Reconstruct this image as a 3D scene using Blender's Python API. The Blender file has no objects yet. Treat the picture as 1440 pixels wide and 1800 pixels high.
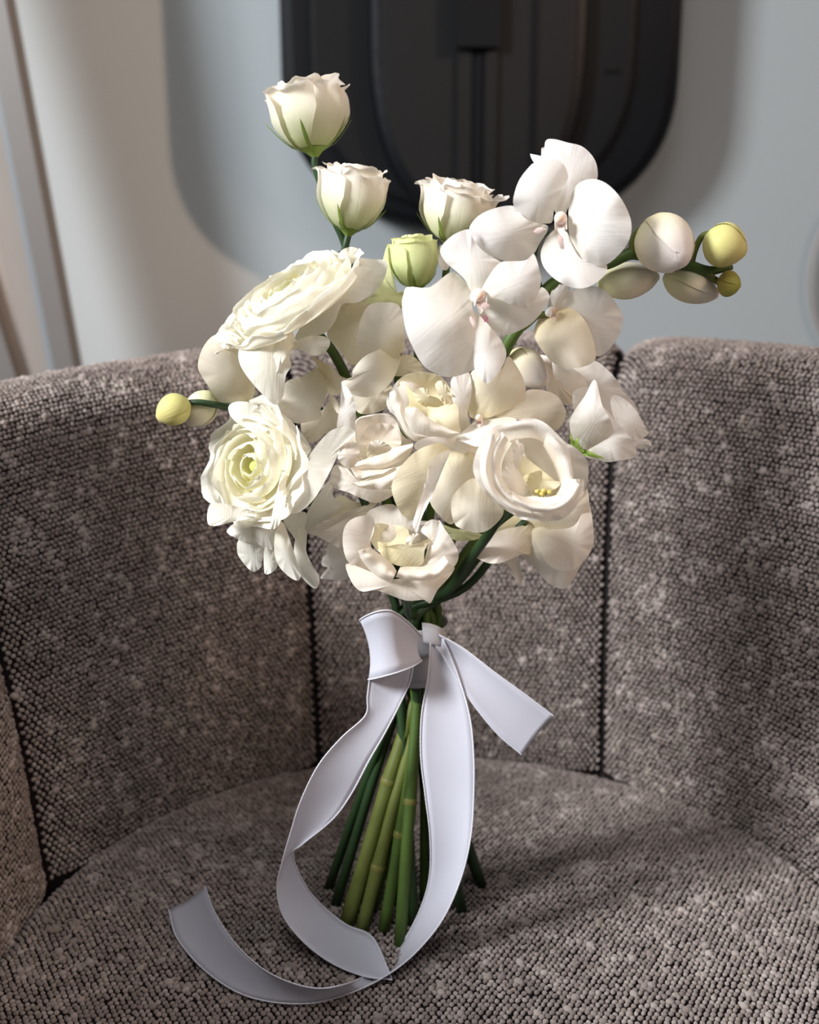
import bpy, math, random
import numpy as np
from mathutils import Vector, Matrix, Quaternion, noise

scene = bpy.context.scene
COL = scene.collection
rad = math.radians

# ------------------------------------------------------------------ camera
FPX, CX, CY = 2000.0, 720.0, 900.0
PITCH = rad(14.0)
CAM = Vector((0.0, -0.65, 0.866))
RGT = Vector((1, 0, 0))
UPV = Vector((0, math.sin(PITCH), math.cos(PITCH)))
FWD = Vector((0, math.cos(PITCH), -math.sin(PITCH)))
cd = bpy.data.cameras.new('camera')
cam = bpy.data.objects.new('camera', cd)
COL.objects.link(cam)
cam.location = CAM
cam.rotation_euler = (math.pi / 2 - PITCH, 0, 0)
cd.sensor_fit = 'VERTICAL'
cd.sensor_height = 36.0
cd.lens = 36.0 * FPX / 1800.0
cd.clip_start = 0.02
cd.dof.use_dof = True
cd.dof.focus_distance = 0.60
cd.dof.aperture_fstop = 6.2
scene.camera = cam

# ------------------------------------------------------------------ world and lights
world = bpy.data.worlds.new('world')
scene.world = world
world.use_nodes = True
bg = world.node_tree.nodes['Background']
bg.inputs[0].default_value = (0.86, 0.89, 0.95, 1)
bg.inputs[1].default_value = 0.12

def area(name, loc, target, size, power, color, size_y=None, spread=None):
    l = bpy.data.lights.new(name, 'AREA')
    l.energy = power
    l.color = color
    l.size = size
    if size_y:
        l.shape = 'RECTANGLE'
        l.size_y = size_y
    if spread:
        l.spread = rad(spread)
    o = bpy.data.objects.new(name, l)
    COL.objects.link(o)
    o.location = loc
    o.rotation_euler = (Vector(target) - Vector(loc)).to_track_quat('-Z', 'Y').to_euler()
    return o

area('overhead_fill', (-0.10, -1.00, 2.3), (0.0, -0.15, 0.6), 0.7, 8, (0.97, 0.97, 1.0), 0.7)  # weak fill added from above to soften the shade, no ceiling fixture
area('window_light_left', (-1.65, -0.85, 1.78), (0, 0, 0.75), 0.5, 68, (0.945, 0.972, 1.0), 0.55)
area('lamp_light_right', (1.7, -1.0, 1.7), (-0.2, 0, 0.7), 0.6, 12, (1.0, 0.72, 0.54), 0.6)
sp = bpy.data.lights.new('warm_spot', 'SPOT')
sp.energy = 140
sp.color = (1.0, 0.70, 0.50)
sp.spot_size = rad(27)
sp.spot_blend = 0.9
sp.shadow_soft_size = 0.03
spo = bpy.data.objects.new('warm_spot', sp)
COL.objects.link(spo)
spo.location = (1.5, -0.05, 1.75)
spo.rotation_euler = (Vector((-0.50, 1.1, 0.98)) - Vector(spo.location)).to_track_quat('-Z', 'Y').to_euler()

vs = scene.view_settings
vs.view_transform = 'Standard'
vs.look = 'None'
vs.exposure = 0.30
vs.gamma = 1.0
vs.use_curve_mapping = False

# ------------------------------------------------------------------ helpers
def ray(px, py):
    return FWD + RGT * ((px - CX) / FPX) + UPV * ((CY - py) / FPX)

def P(px, py, Y):
    r = ray(px, py)
    return CAM + r * ((Y - CAM.y) / r.y)

def G(px, py, z):
    r = ray(px, py)
    return CAM + r * ((z - CAM.z) / r.z)

def depth_of(p):
    return (Vector(p) - CAM).dot(FWD)

def camdir(a, b, c):
    v = RGT * a + UPV * b - FWD * c
    return v.normalized()

def rng(seed):
    return random.Random(seed)

def obj(name, me, mat=None, parent=None):
    o = bpy.data.objects.new(name, me)
    COL.objects.link(o)
    if mat is not None:
        me.materials.append(mat)
    if parent is not None:
        o.parent = parent
    return o

def mesh(verts, faces, smooth=True, tint=None, uv=None):
    me = bpy.data.meshes.new('m')
    me.from_pydata([tuple(v) for v in verts], [], faces)
    if smooth:
        me.polygons.foreach_set('use_smooth', [True] * len(me.polygons))
    if tint is not None:
        a = me.attributes.new('tint', 'FLOAT', 'POINT')
        a.data.foreach_set('value', tint)
    if uv is not None:
        l = me.uv_layers.new(name='UVMap')
        vi = np.zeros(len(me.loops), dtype=np.int32)
        me.loops.foreach_get('vertex_index', vi)
        l.data.foreach_set('uv', np.asarray(uv, dtype=np.float32)[vi].ravel())
    me.update()
    return me

def empty(name, loc=(0, 0, 0)):
    o = bpy.data.objects.new(name, None)
    COL.objects.link(o)
    o.empty_display_size = 0.02
    return o

def tag(o, label=None, cat=None, group=None, kind=None):
    if label:
        o['label'] = label
    if cat:
        o['category'] = cat
    if group:
        o['group'] = group
    if kind:
        o['kind'] = kind
    return o

def cr(pts, n, closed=False):
    """Catmull-Rom resample of a list of tuples to n samples"""
    pts = [np.array(p, dtype=float) for p in pts]
    m = len(pts)
    out = []
    segs = m if closed else m - 1
    cnt = n if closed else n - 1
    for i in range(n):
        t = i * segs / cnt
        k = int(t)
        if not closed and k >= segs:
            k = segs - 1
        f = t - k
        if closed:
            p0, p1, p2, p3 = (pts[(k + j) % m] for j in (-1, 0, 1, 2))
        else:
            p1, p2 = pts[k], pts[k + 1]
            p0 = pts[k - 1] if k > 0 else 2 * p1 - p2
            p3 = pts[k + 2] if k + 2 < m else 2 * p2 - p1
        out.append(0.5 * ((2 * p1) + (-p0 + p2) * f + (2 * p0 - 5 * p1 + 4 * p2 - p3) * f * f
                          + (-p0 + 3 * p1 - 3 * p2 + p3) * f ** 3))
    return out

def lerp(a, b, t):
    return a + (b - a) * t

def tube_data(pts, radii, seg=8, cap=True):
    pts = [Vector(p) for p in pts]
    n = len(pts)
    V, F = [], []
    ref = Vector((0.123, 0.98, 0.17))
    prev = None
    for i, p in enumerate(pts):
        d = (pts[min(i + 1, n - 1)] - pts[max(i - 1, 0)]).normalized()
        if prev is None:
            a = d.cross(ref)
            if a.length < 1e-4:
                a = d.cross(Vector((1, 0, 0)))
        else:
            a = prev - d * prev.dot(d)
        a.normalize()
        prev = a
        b = d.cross(a)
        r = radii[i] if isinstance(radii, (list, tuple)) else radii
        for k in range(seg):
            th = 2 * math.pi * k / seg
            V.append(p + (a * math.cos(th) + b * math.sin(th)) * r)
    for i in range(n - 1):
        for k in range(seg):
            k2 = (k + 1) % seg
            F.append((i * seg + k, i * seg + k2, (i + 1) * seg + k2, (i + 1) * seg + k))
    if cap:
        F.append(tuple(range(seg))[::-1])
        F.append(tuple((n - 1) * seg + k for k in range(seg)))
    return V, F

def tube(name, pts, radii, mat, parent, seg=8, n=None):
    if n:
        pts = [Vector(q) for q in cr([tuple(p) for p in pts], n)]
        if isinstance(radii, (list, tuple)):
            radii = [float(x[0]) for x in cr([(r,) for r in radii], n)]
    V, F = tube_data(pts, radii, seg)
    return obj(name, mesh(V, F), mat, parent)

# ------------------------------------------------------------------ materials
def newmat(name):
    m = bpy.data.materials.new(name)
    m.use_nodes = True
    nt = m.node_tree
    b = nt.nodes['Principled BSDF']
    return m, nt, b

def plain(name, col, rough=0.6, spec=0.3, metal=0.0, nscale=None, namt=0.06, bump=0.0):
    m, nt, b = newmat(name)
    b.inputs['Roughness'].default_value = rough
    b.inputs['Specular IOR Level'].default_value = spec
    b.inputs['Metallic'].default_value = metal
    tc = nt.nodes.new('ShaderNodeTexCoord')
    ns = nt.nodes.new('ShaderNodeTexNoise')
    ns.inputs['Scale'].default_value = nscale or 12
    ns.inputs['Detail'].default_value = 4
    nt.links.new(tc.outputs['Object'], ns.inputs['Vector'])
    mx = nt.nodes.new('ShaderNodeMix')
    mx.data_type = 'RGBA'
    mx.inputs['A'].default_value = tuple(max(0, c * (1 - namt)) for c in col) + (1,)
    mx.inputs['B'].default_value = tuple(min(1, c * (1 + namt)) for c in col) + (1,)
    nt.links.new(ns.outputs['Fac'], mx.inputs['Factor'])
    nt.links.new(mx.outputs['Result'], b.inputs['Base Color'])
    if bump:
        bp = nt.nodes.new('ShaderNodeBump')
        bp.inputs['Strength'].default_value = bump
        bp.inputs['Distance'].default_value = 0.002
        nt.links.new(ns.outputs['Fac'], bp.inputs['Height'])
        nt.links.new(bp.outputs['Normal'], b.inputs['Normal'])
    return m

def petal_mat(name, base, tint, trans=0.36, spots=0.0, vein=0.16, rough=0.55):
    """white petal: pigment fades from `base` to `tint` at the claw, fine veins run along it"""
    m, nt, b = newmat(name)
    N, L = nt.nodes, nt.links
    at = N.new('ShaderNodeAttribute')
    at.attribute_name = 'tint'
    mx = N.new('ShaderNodeMix')
    mx.data_type = 'RGBA'
    mx.inputs['A'].default_value = base + (1,)
    mx.inputs['B'].default_value = tint + (1,)
    L.new(at.outputs['Fac'], mx.inputs['Factor'])
    colr = mx.outputs['Result']
    uv = N.new('ShaderNodeUVMap')
    mp = N.new('ShaderNodeMapping')
    mp.inputs['Scale'].default_value = (26, 2.2, 1)
    L.new(uv.outputs['UV'], mp.inputs['Vector'])
    ns = N.new('ShaderNodeTexNoise')
    ns.inputs['Scale'].default_value = 1.0
    ns.inputs['Detail'].default_value = 3
    L.new(mp.outputs['Vector'], ns.inputs['Vector'])
    bp = N.new('ShaderNodeBump')
    bp.inputs['Strength'].default_value = vein
    bp.inputs['Distance'].default_value = 0.0012
    L.new(ns.outputs['Fac'], bp.inputs['Height'])
    if spots:
        tc = N.new('ShaderNodeTexCoord')
        vo = N.new('ShaderNodeTexVoronoi')
        vo.inputs['Scale'].default_value = 95
        L.new(tc.outputs['Object'], vo.inputs['Vector'])
        ns2 = N.new('ShaderNodeTexNoise')
        ns2.inputs['Scale'].default_value = 60
        L.new(tc.outputs['Object'], ns2.inputs['Vector'])
        ad = N.new('ShaderNodeMath')
        ad.operation = 'MULTIPLY_ADD'
        ad.inputs[1].default_value = 0.35
        L.new(ns2.outputs['Fac'], ad.inputs[0])
        L.new(vo.outputs['Distance'], ad.inputs[2])
        rp = N.new('ShaderNodeValToRGB')
        rp.color_ramp.elements[0].position = 0.20
        rp.color_ramp.elements[0].color = (1, 1, 1, 1)
        rp.color_ramp.elements[1].position = 0.23
        rp.color_ramp.elements[1].color = (0, 0, 0, 1)
        L.new(ad.outputs[0], rp.inputs[0])
        sc = N.new('ShaderNodeMath')
        sc.operation = 'MULTIPLY'
        sc.inputs[1].default_value = spots
        L.new(rp.outputs[0], sc.inputs[0])
        m2 = N.new('ShaderNodeMix')
        m2.data_type = 'RGBA'
        m2.inputs['B'].default_value = (0.30, 0.22, 0.15, 1)
        L.new(sc.outputs[0], m2.inputs['Factor'])
        L.new(colr, m2.inputs['A'])
        colr = m2.outputs['Result']
    L.new(colr, b.inputs['Base Color'])
    b.inputs['Roughness'].default_value = rough
    b.inputs['Specular IOR Level'].default_value = 0.25
    b.inputs['Sheen Weight'].default_value = 0.08
    L.new(bp.outputs['Normal'], b.inputs['Normal'])
    tr = N.new('ShaderNodeBsdfTranslucent')
    L.new(colr, tr.inputs['Color'])
    L.new(bp.outputs['Normal'], tr.inputs['Normal'])
    ms = N.new('ShaderNodeMixShader')
    ms.inputs[0].default_value = trans
    L.new(b.outputs[0], ms.inputs[1])
    L.new(tr.outputs[0], ms.inputs[2])
    L.new(ms.outputs[0], N['Material Output'].inputs['Surface'])
    return m

M = {}
M['lis'] = petal_mat('lisianthus_petal', (0.94, 0.86, 0.77), (0.80, 0.73, 0.46), trans=0.35)
M['lisb'] = petal_mat('lisianthus_bud_petal', (0.96, 0.89, 0.80), (0.42, 0.54, 0.10), trans=0.35)
M['lisg'] = petal_mat('lisianthus_green_petal', (0.86, 0.87, 0.50), (0.42, 0.58, 0.14))
M['lisw'] = petal_mat('lisianthus_white_petal', (0.96, 0.91, 0.85), (0.88, 0.80, 0.58))
M['lisy'] = petal_mat('lisianthus_cream_petal', (0.94, 0.86, 0.64), (0.84, 0.72, 0.34))
M['ran'] = petal_mat('ranunculus_petal', (0.97, 0.935, 0.83), (0.90, 0.86, 0.36), vein=0.25, trans=0.36)
M['orc'] = petal_mat('orchid_petal', (0.96, 0.92, 0.88), (0.92, 0.84, 0.64), vein=0.14)
M['orcy'] = petal_mat('orchid_cream_petal', (0.95, 0.86, 0.70), (0.88, 0.74, 0.40), vein=0.14)
M['orcs'] = petal_mat('orchid_spotted_petal', (0.93, 0.86, 0.74), (0.84, 0.76, 0.48), spots=0.8)
M['rans'] = petal_mat('ranunculus_spotted_petal', (0.94, 0.90, 0.80), (0.84, 0.80, 0.58), spots=0.7)
M['lip'] = petal_mat('orchid_lip', (0.95, 0.90, 0.82), (0.84, 0.58, 0.56), trans=0.25)
M['column'] = petal_mat('orchid_column', (0.95, 0.91, 0.87), (0.90, 0.62, 0.46), trans=0.2)
M['throat'] = plain('throat_marks', (0.42, 0.06, 0.16), 0.5)
M['budg'] = petal_mat('bud_yellow_green', (0.72, 0.62, 0.24), (0.58, 0.60, 0.22), trans=0.12)
M['budp'] = petal_mat('bud_peach', (0.92, 0.82, 0.70), (0.76, 0.75, 0.38), trans=0.15)
M['budw'] = petal_mat('bud_white', (0.94, 0.86, 0.82), (0.86, 0.78, 0.36), trans=0.15)
M['budd'] = petal_mat('bud_olive', (0.36, 0.36, 0.07), (0.50, 0.36, 0.10), trans=0.1)
M['stem'] = plain('stem_green', (0.06, 0.105, 0.018), 0.5, 0.35, nscale=60, namt=0.35)
M['stemo'] = plain('stem_olive', (0.11, 0.13, 0.026), 0.5, 0.35, nscale=60, namt=0.35)
M['stemd'] = plain('stem_dark', (0.022, 0.05, 0.016), 0.45, 0.4, nscale=60, namt=0.3)
M['stemy'] = plain('stem_node', (0.155, 0.15, 0.035), 0.55, 0.3, nscale=60, namt=0.3)
M['calyx'] = plain('calyx_green', (0.22, 0.32, 0.06), 0.55, 0.3, nscale=80, namt=0.3)
M['stamen'] = plain('stamen_yellow', (0.72, 0.60, 0.18), 0.6)
M['core'] = plain('ranunculus_core', (0.55, 0.66, 0.16), 0.6)
M['seam'] = plain('seam_dark', (0.022, 0.019, 0.019), 0.9, 0.1)
M['fbase'] = plain('fabric_ground', (0.014, 0.010, 0.010), 0.95, 0.05, nscale=300, namt=0.5)
M['leg'] = plain('dark_wood', (0.05, 0.03, 0.02), 0.5)

def nub_mat():
    m, nt, b = newmat('boucle_yarn')
    N, L = nt.nodes, nt.links
    at = N.new('ShaderNodeAttribute')
    at.attribute_type = 'INSTANCER'
    at.attribute_name = 'shade'
    rp = N.new('ShaderNodeValToRGB')
    e = rp.color_ramp.elements
    e[0].position, e[0].color = 0.0, (0.125, 0.095, 0.082, 1)
    e[1].position, e[1].color = 1.0, (0.61, 0.525, 0.475, 1)
    x = e.new(0.5)
    x.color = (0.31, 0.248, 0.219, 1)
    L.new(at.outputs['Fac'], rp.inputs[0])
    L.new(rp.outputs[0], b.inputs['Base Color'])
    b.inputs['Roughness'].default_value = 0.9
    b.inputs['Specular IOR Level'].default_value = 0.1
    b.inputs['Sheen Weight'].default_value = 0.25
    b.inputs['Sheen Roughness'].default_value = 0.5
    tc = N.new('ShaderNodeTexCoord')
    ns = N.new('ShaderNodeTexNoise')
    ns.inputs['Scale'].default_value = 1400
    L.new(tc.outputs['Object'], ns.inputs['Vector'])
    bp = N.new('ShaderNodeBump')
    bp.inputs['Strength'].default_value = 0.5
    bp.inputs['Distance'].default_value = 0.0006
    L.new(ns.outputs['Fac'], bp.inputs['Height'])
    L.new(bp.outputs['Normal'], b.inputs['Normal'])
    return m
M['nub'] = nub_mat()

def shell_mat():
    m, nt, b = newmat('boucle_outer')
    N, L = nt.nodes, nt.links
    tc = N.new('ShaderNodeTexCoord')
    vo = N.new('ShaderNodeTexVoronoi')
    vo.inputs['Scale'].default_value = 300
    L.new(tc.outputs['Object'], vo.inputs['Vector'])
    rp = N.new('ShaderNodeValToRGB')
    rp.color_ramp.elements[0].color = (0.42, 0.36, 0.33, 1)
    rp.color_ramp.elements[1].color = (0.06, 0.05, 0.045, 1)
    rp.color_ramp.elements[1].position = 0.75
    L.new(vo.outputs['Distance'], rp.inputs[0])
    L.new(rp.outputs[0], b.inputs['Base Color'])
    b.inputs['Roughness'].default_value = 0.95
    bp = N.new('ShaderNodeBump')
    bp.invert = True
    bp.inputs['Distance'].default_value = 0.003
    L.new(vo.outputs['Distance'], bp.inputs['Height'])
    L.new(bp.outputs['Normal'], b.inputs['Normal'])
    return m
M['shell'] = shell_mat()

def satin_mat(name, col):
    m, nt, b = newmat(name)
    N, L = nt.nodes, nt.links
    b.inputs['Base Color'].default_value = col + (1,)
    b.inputs['Roughness'].default_value = 0.42
    b.inputs['Specular IOR Level'].default_value = 0.45
    b.inputs['Sheen Weight'].default_value = 0.15
    uv = N.new('ShaderNodeUVMap')
    wv = N.new('ShaderNodeTexWave')
    wv.wave_type = 'BANDS'
    wv.bands_direction = 'Y'
    wv.inputs['Scale'].default_value = 60
    wv.inputs['Distortion'].default_value = 0.3
    L.new(uv.outputs['UV'], wv.inputs['Vector'])
    bp = N.new('ShaderNodeBump')
    bp.inputs['Strength'].default_value = 0.12
    bp.inputs['Distance'].default_value = 0.0005
    L.new(wv.outputs['Fac'], bp.inputs['Height'])
    L.new(bp.outputs['Normal'], b.inputs['Normal'])
    tr = N.new('ShaderNodeBsdfTranslucent')
    tr.inputs['Color'].default_value = col + (1,)
    ms = N.new('ShaderNodeMixShader')
    ms.inputs[0].default_value = 0.18
    L.new(b.outputs[0], ms.inputs[1])
    L.new(tr.outputs[0], ms.inputs[2])
    L.new(ms.outputs[0], N['Material Output'].inputs['Surface'])
    return m
M['satin'] = satin_mat('white_satin', (0.66, 0.655, 0.73))
M['selvedge'] = plain('ribbon_edge', (0.72, 0.71, 0.77), 0.6)
M['wrap'] = satin_mat('wrap_satin', (0.62, 0.60, 0.62))

M['wall'] = plain('wall_paint', (0.36, 0.392, 0.406), 0.7, 0.2, nscale=3, namt=0.03)
M['floor'] = plain('floor_grey', (0.30, 0.27, 0.24), 0.5, 0.3, nscale=6, namt=0.15)
M['black1'] = plain('black_gloss', (0.0025, 0.003, 0.0045), 0.5, 0.12)
M['black2'] = plain('black_satin', (0.0045, 0.005, 0.006), 0.6, 0.12)
M['black3'] = plain('charcoal_satin', (0.007, 0.0073, 0.008), 0.6, 0.12)
M['fmetal'] = plain('frame_metal', (0.125, 0.118, 0.113), 0.45, 0.5, nscale=20, namt=0.05)
M['fmetal2'] = plain('frame_metal_light', (0.22, 0.235, 0.25), 0.35, 0.4, nscale=20, namt=0.05)
M['fboard'] = plain('frame_board', (0.27, 0.235, 0.21), 0.7, 0.2, nscale=20, namt=0.05)
M['hoop'] = plain('hoop_metal', (0.30, 0.27, 0.27), 0.4, 0.5)

# ------------------------------------------------------------------ setting
WALLY = 1.10
def box_mesh(x0, x1, y0, y1, z0, z1):
    V = [(x, y, z) for z in (z0, z1) for y in (y0, y1) for x in (x0, x1)]
    F = [(0, 2, 3, 1), (4, 5, 7, 6), (0, 1, 5, 4), (2, 6, 7, 3), (0, 4, 6, 2), (1, 3, 7, 5)]
    return mesh(V, F, smooth=False)

tag(obj('wall_back', box_mesh(-2.2, 2.2, WALLY, WALLY + 0.1, 0, 2.6), M['wall']), kind='structure')
tag(obj('floor', box_mesh(-2.2, 2.2, -1.6, WALLY + 0.1, -0.05, 0), M['floor']), kind='structure')

# black rounded wall piece: nested U-shaped slabs, centre bar
def u_outline(cx, hw, zb, b, ztop, n=28, p=2.3):
    pts = [(cx - hw, ztop)]
    for i in range(n + 1):
        a = math.pi + math.pi * i / n
        c, s = math.cos(a), math.sin(a)
        x = cx + hw * math.copysign(abs(c) ** (2 / p), c)
        z = zb + b + b * math.copysign(abs(s) ** (2 / p), s)
        pts.append((x, z))
    pts.append((cx + hw, ztop))
    return pts

def slab(name, out, y0, y1, mat, parent, bev=0.008):
    n = len(out)
    cx = sum(p[0] for p in out) / n
    cz = sum(p[1] for p in out) / n
    def ins(k):
        r = []
        for (x, z) in out:
            dx, dz = cx - x, cz - z
            l = math.hypot(dx, dz)
            r.append((x + dx / l * k, z + dz / l * k))
        return r
    rings = [(out, y1), (out, y0 + bev), (ins(bev * 0.3), y0 + bev * 0.3), (ins(bev), y0)]
    V, F = [], []
    for o, y in rings:
        V += [(x, y, z) for x, z in o]
    for i in range(len(rings) - 1):
        for k in range(n):
            k2 = (k + 1) % n
            F.append((i * n + k, i * n + k2, (i + 1) * n + k2, (i + 1) * n + k))
    F.append(tuple((len(rings) - 1) * n + k for k in range(n)))
    F.append(tuple(range(n))[::-1])
    me = mesh(V, F, smooth=False)
    return obj(name, me, mat, parent)

wp = empty('wall_panel')
tag(wp, 'tall black wall panel with rounded bottom and nested ridges behind the bouquet', 'wall panel')
def wx(px, Y):
    return P(px, 150, Y).x
def wz(py, Y):
    return P(846, py, Y).z
yb = WALLY
ZT = 2.0
c0 = (wx(492, 0.98) + wx(1199, 0.98)) / 2
h0 = (wx(1199, 0.98) - wx(492, 0.98)) / 2
zb0 = wz(412, 0.98)
slab('outer_shell', u_outline(c0, h0, zb0, 0.21, ZT), yb - 0.12, yb, M['black1'], wp, 0.02)
slab('rim_panel', u_outline(c0 - 0.012, h0 * 0.80, zb0 + 0.03, 0.20, ZT), yb - 0.130, yb - 0.118, M['black2'], wp, 0.008)
slab('inner_ridge', u_outline(c0 - 0.006, h0 * 0.53, zb0 + 0.012, 0.23, ZT), yb - 0.155, yb - 0.128, M['black1'], wp, 0.016)
slab('inner_panel', u_outline(c0 - 0.006, h0 * 0.47, zb0 + 0.026, 0.215, ZT), yb - 0.158, yb - 0.150, M['black3'], wp, 0.004)
Yf = yb - 0.158
for a, b_ in ((805, 829), (852, 874)):
    obj('centre_strip', box_mesh(wx(a, Yf), wx(b_, Yf), Yf - 0.006, Yf + 0.002, zb0 + 0.035, wz(80, Yf)), M['black3'], wp)
obj('centre_groove', box_mesh(wx(832, Yf), wx(850, Yf), Yf - 0.002, Yf + 0.002, zb0 + 0.03, wz(80, Yf)), M['black1'], wp)
obj('centre_bar', box_mesh(wx(801, Yf), wx(876, Yf), Yf - 0.018, Yf + 0.002, wz(82, Yf - 0.018), ZT), M['black1'], wp)
obj('face_line', box_mesh(wx(936, Yf), wx(942, Yf), Yf - 0.003, Yf + 0.002, zb0 + 0.07, ZT), M['black1'], wp)
bk = obj('reflection_spot', mesh(*tube_data([(wx(1076, 0.97), 0.975, wz(122, 0.97)), (wx(1076, 0.97), 0.962, wz(122, 0.97))], 0.004, 12)), M['black3'], wp)  # small disc standing in for a spot of reflection on the panel face

# tilted metal frame at the left edge
fr = empty('metal_frame')
tag(fr, 'tilted grey metal frame with beige board at the left edge behind the armchair', 'frame')
FY = 0.80
def bar(name, top, bot, y0, y1, mat, ext=0.62):
    """prism between two pixel lines; top/bot = (x_left, x_right, y) at the frame plane"""
    (xl, xr, yt), (bl, br, yb_) = top, bot
    c = [P(xl, yt, FY), P(xr, yt, FY), P(br, yb_, FY), P(bl, yb_, FY)]
    dl, dr = c[3] - c[0], c[2] - c[1]
    a, b_ = c[0] - dl * 0.9, c[1] - dr * 0.9
    kl, kr = c[0].z / -dl.z, c[1].z / -dr.z
    e, f = c[0] + dl * kl, c[1] + dr * kr
    V = []
    for y in (y0, y1):
        for q in (a, b_, f, e):
            V.append((q.x, FY + y, max(q.z, 0.0)))
    F = [(0, 1, 2, 3)[::-1], (4, 5, 6, 7), (0, 4, 5, 1)[::-1], (1, 5, 6, 2)[::-1], (2, 6, 7, 3)[::-1], (3, 7, 4, 0)[::-1]]
    return obj(name, mesh(V, F, smooth=False), mat, fr)
bar('stile', (-35, 9, 0), (98, 133, 665), 0.0, 0.04, M['fmetal'])
bar('bead', (-46, -33, 0), (85, 99, 665), 0.006, 0.034, M['fmetal2'])
bar('board', (-180, -44, 0), (28, 87, 665), 0.018, 0.03, M['fboard'])
bar('back_rail', (-260, -178, 0), (-40, 30, 665), -0.004, 0.03, M['fmetal'])

# hoop hanging on the wall at the right edge
hc = P(1427, 480, 1.08)
hr = 0.12
hp = []
for i in range(49):
    a = 2 * math.pi * i / 48
    hp.append((hc.x + hr + hr * math.cos(a), 1.085, hc.z + 1.25 * hr * math.sin(a)))
hoop = obj('wall_hoop', mesh(*tube_data(hp, 0.0032, 8)), M['hoop'])
tag(hoop, 'thin grey metal hoop hanging on the wall at the right edge', 'hoop')

# ------------------------------------------------------------------ armchair
SEAT = 0.45
OX, OY = 0.02, -0.06
R0 = 0.272
chair = empty('armchair')
tag(chair, 'grey beige boucle tub armchair with curved panelled back holding the bouquet', 'armchair')

def ztop_of(th):
    d = math.degrees(th)
    xs = [-60, 0, 70, 110, 125, 158, 214]
    zs = [0.775, 0.778, 0.783, 0.778, 0.770, 0.757, 0.70]
    return float(np.interp(d, xs, zs))

RT = 0.036
def profile(th):
    """list of (r, z) from seat level up the inner face, over the roll, down outside"""
    zt = ztop_of(th)
    pts = []
    zb = SEAT - 0.03
    zc = zt - RT
    for i in range(15):
        t = i / 14
        z = lerp(zb, zc, t)
        h = (z - SEAT) / 0.31
        r = R0 + 0.060 * h - 0.010 * math.sin(math.pi * min(1, max(0, h)))
        pts.append((r, z))
    rc = pts[-1][0] + RT
    for i in range(1, 13):
        a = math.pi - math.pi * i / 12
        pts.append((rc + RT * math.cos(a), zc + RT * math.sin(a)))
    pts.append((rc + RT - 0.01, zc - 0.12))
    return pts

SEAMS = [-42, 9, 61, 110, 162, 214]
NPROF = len(profile(0.5))
_pc = {}
def surf(k, tau, s):
    """panel k, tau 0..1 across, s profile parameter 0..NPROF-1 -> position"""
    a0, a1 = SEAMS[k], SEAMS[k + 1]
    th = rad(lerp(a0, a1, tau))
    key = (k, round(tau, 5))
    if key not in _pc:
        _pc[key] = profile(th)
    pr = _pc[key]
    i = min(int(s), NPROF - 2)
    f = s - i
    r = lerp(pr[i][0], pr[i + 1][0], f)
    z = lerp(pr[i][1], pr[i + 1][1], f)
    # slight lean of the two rear seams, as sewn
    h = max(0.0, (z - SEAT) / 0.31)
    w = math.sin(math.pi * min(1, max(0, (math.degrees(th) - 9) / 153)))
    th2 = th + rad(4.5) * h * (1 if math.degrees(th) < 85 else 0.0) * w
    e = abs(2 * tau - 1)
    ed = e ** 12
    bulge = 0.010 * (1 - e ** 4) - 0.007 * ed
    # inner face bulges inwards, the roll loses height near the seam
    inner = 1.0 if s < 14 else max(-1.0, 1 - (s - 14) / 6.0)
    r -= bulge * inner
    if s > 11:
        z -= 0.020 * (e ** 14) * min(1, (s - 11) / 5) 
    return Vector((OX + r * math.cos(th2), OY + r * math.sin(th2), z))

def grid_faces(nu, nv):
    F = []
    for i in range(nu - 1):
        for j in range(nv - 1):
            a = i * nv + j
            F.append((a, a + nv, a + nv + 1, a + 1))
    return F

def nub_nodes():
    ng = bpy.data.node_groups.new('boucle', 'GeometryNodeTree')
    ng.interface.new_socket('Geometry', in_out='INPUT', socket_type='NodeSocketGeometry')
    ng.interface.new_socket('Geometry', in_out='OUTPUT', socket_type='NodeSocketGeometry')
    N, L = ng.nodes, ng.links
    gi, go = N.new('NodeGroupInput'), N.new('NodeGroupOutput')
    ico = N.new('GeometryNodeMeshIcoSphere')
    ico.inputs['Radius'].default_value = 1.0
    ico.inputs['Subdivisions'].default_value = 2
    sm = N.new('GeometryNodeSetShadeSmooth')
    L.new(ico.outputs['Mesh'], sm.inputs[0])
    mt = N.new('GeometryNodeSetMaterial')
    mt.inputs['Material'].default_value = M['nub']
    L.new(sm.outputs[0], mt.inputs[0])
    ins = N.new('GeometryNodeInstanceOnPoints')
    L.new(gi.outputs[0], ins.inputs['Points'])
    L.new(mt.outputs[0], ins.inputs['Instance'])
    for nm, sock in (('nscale', 'Scale'), ('nrot', 'Rotation')):
        na = N.new('GeometryNodeInputNamedAttribute')
        na.data_type = 'FLOAT_VECTOR'
        na.inputs['Name'].default_value = nm
        L.new(na.outputs[0], ins.inputs[sock])
    L.new(ins.outputs[0], go.inputs[0])
    return ng
NG = nub_nodes()

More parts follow.
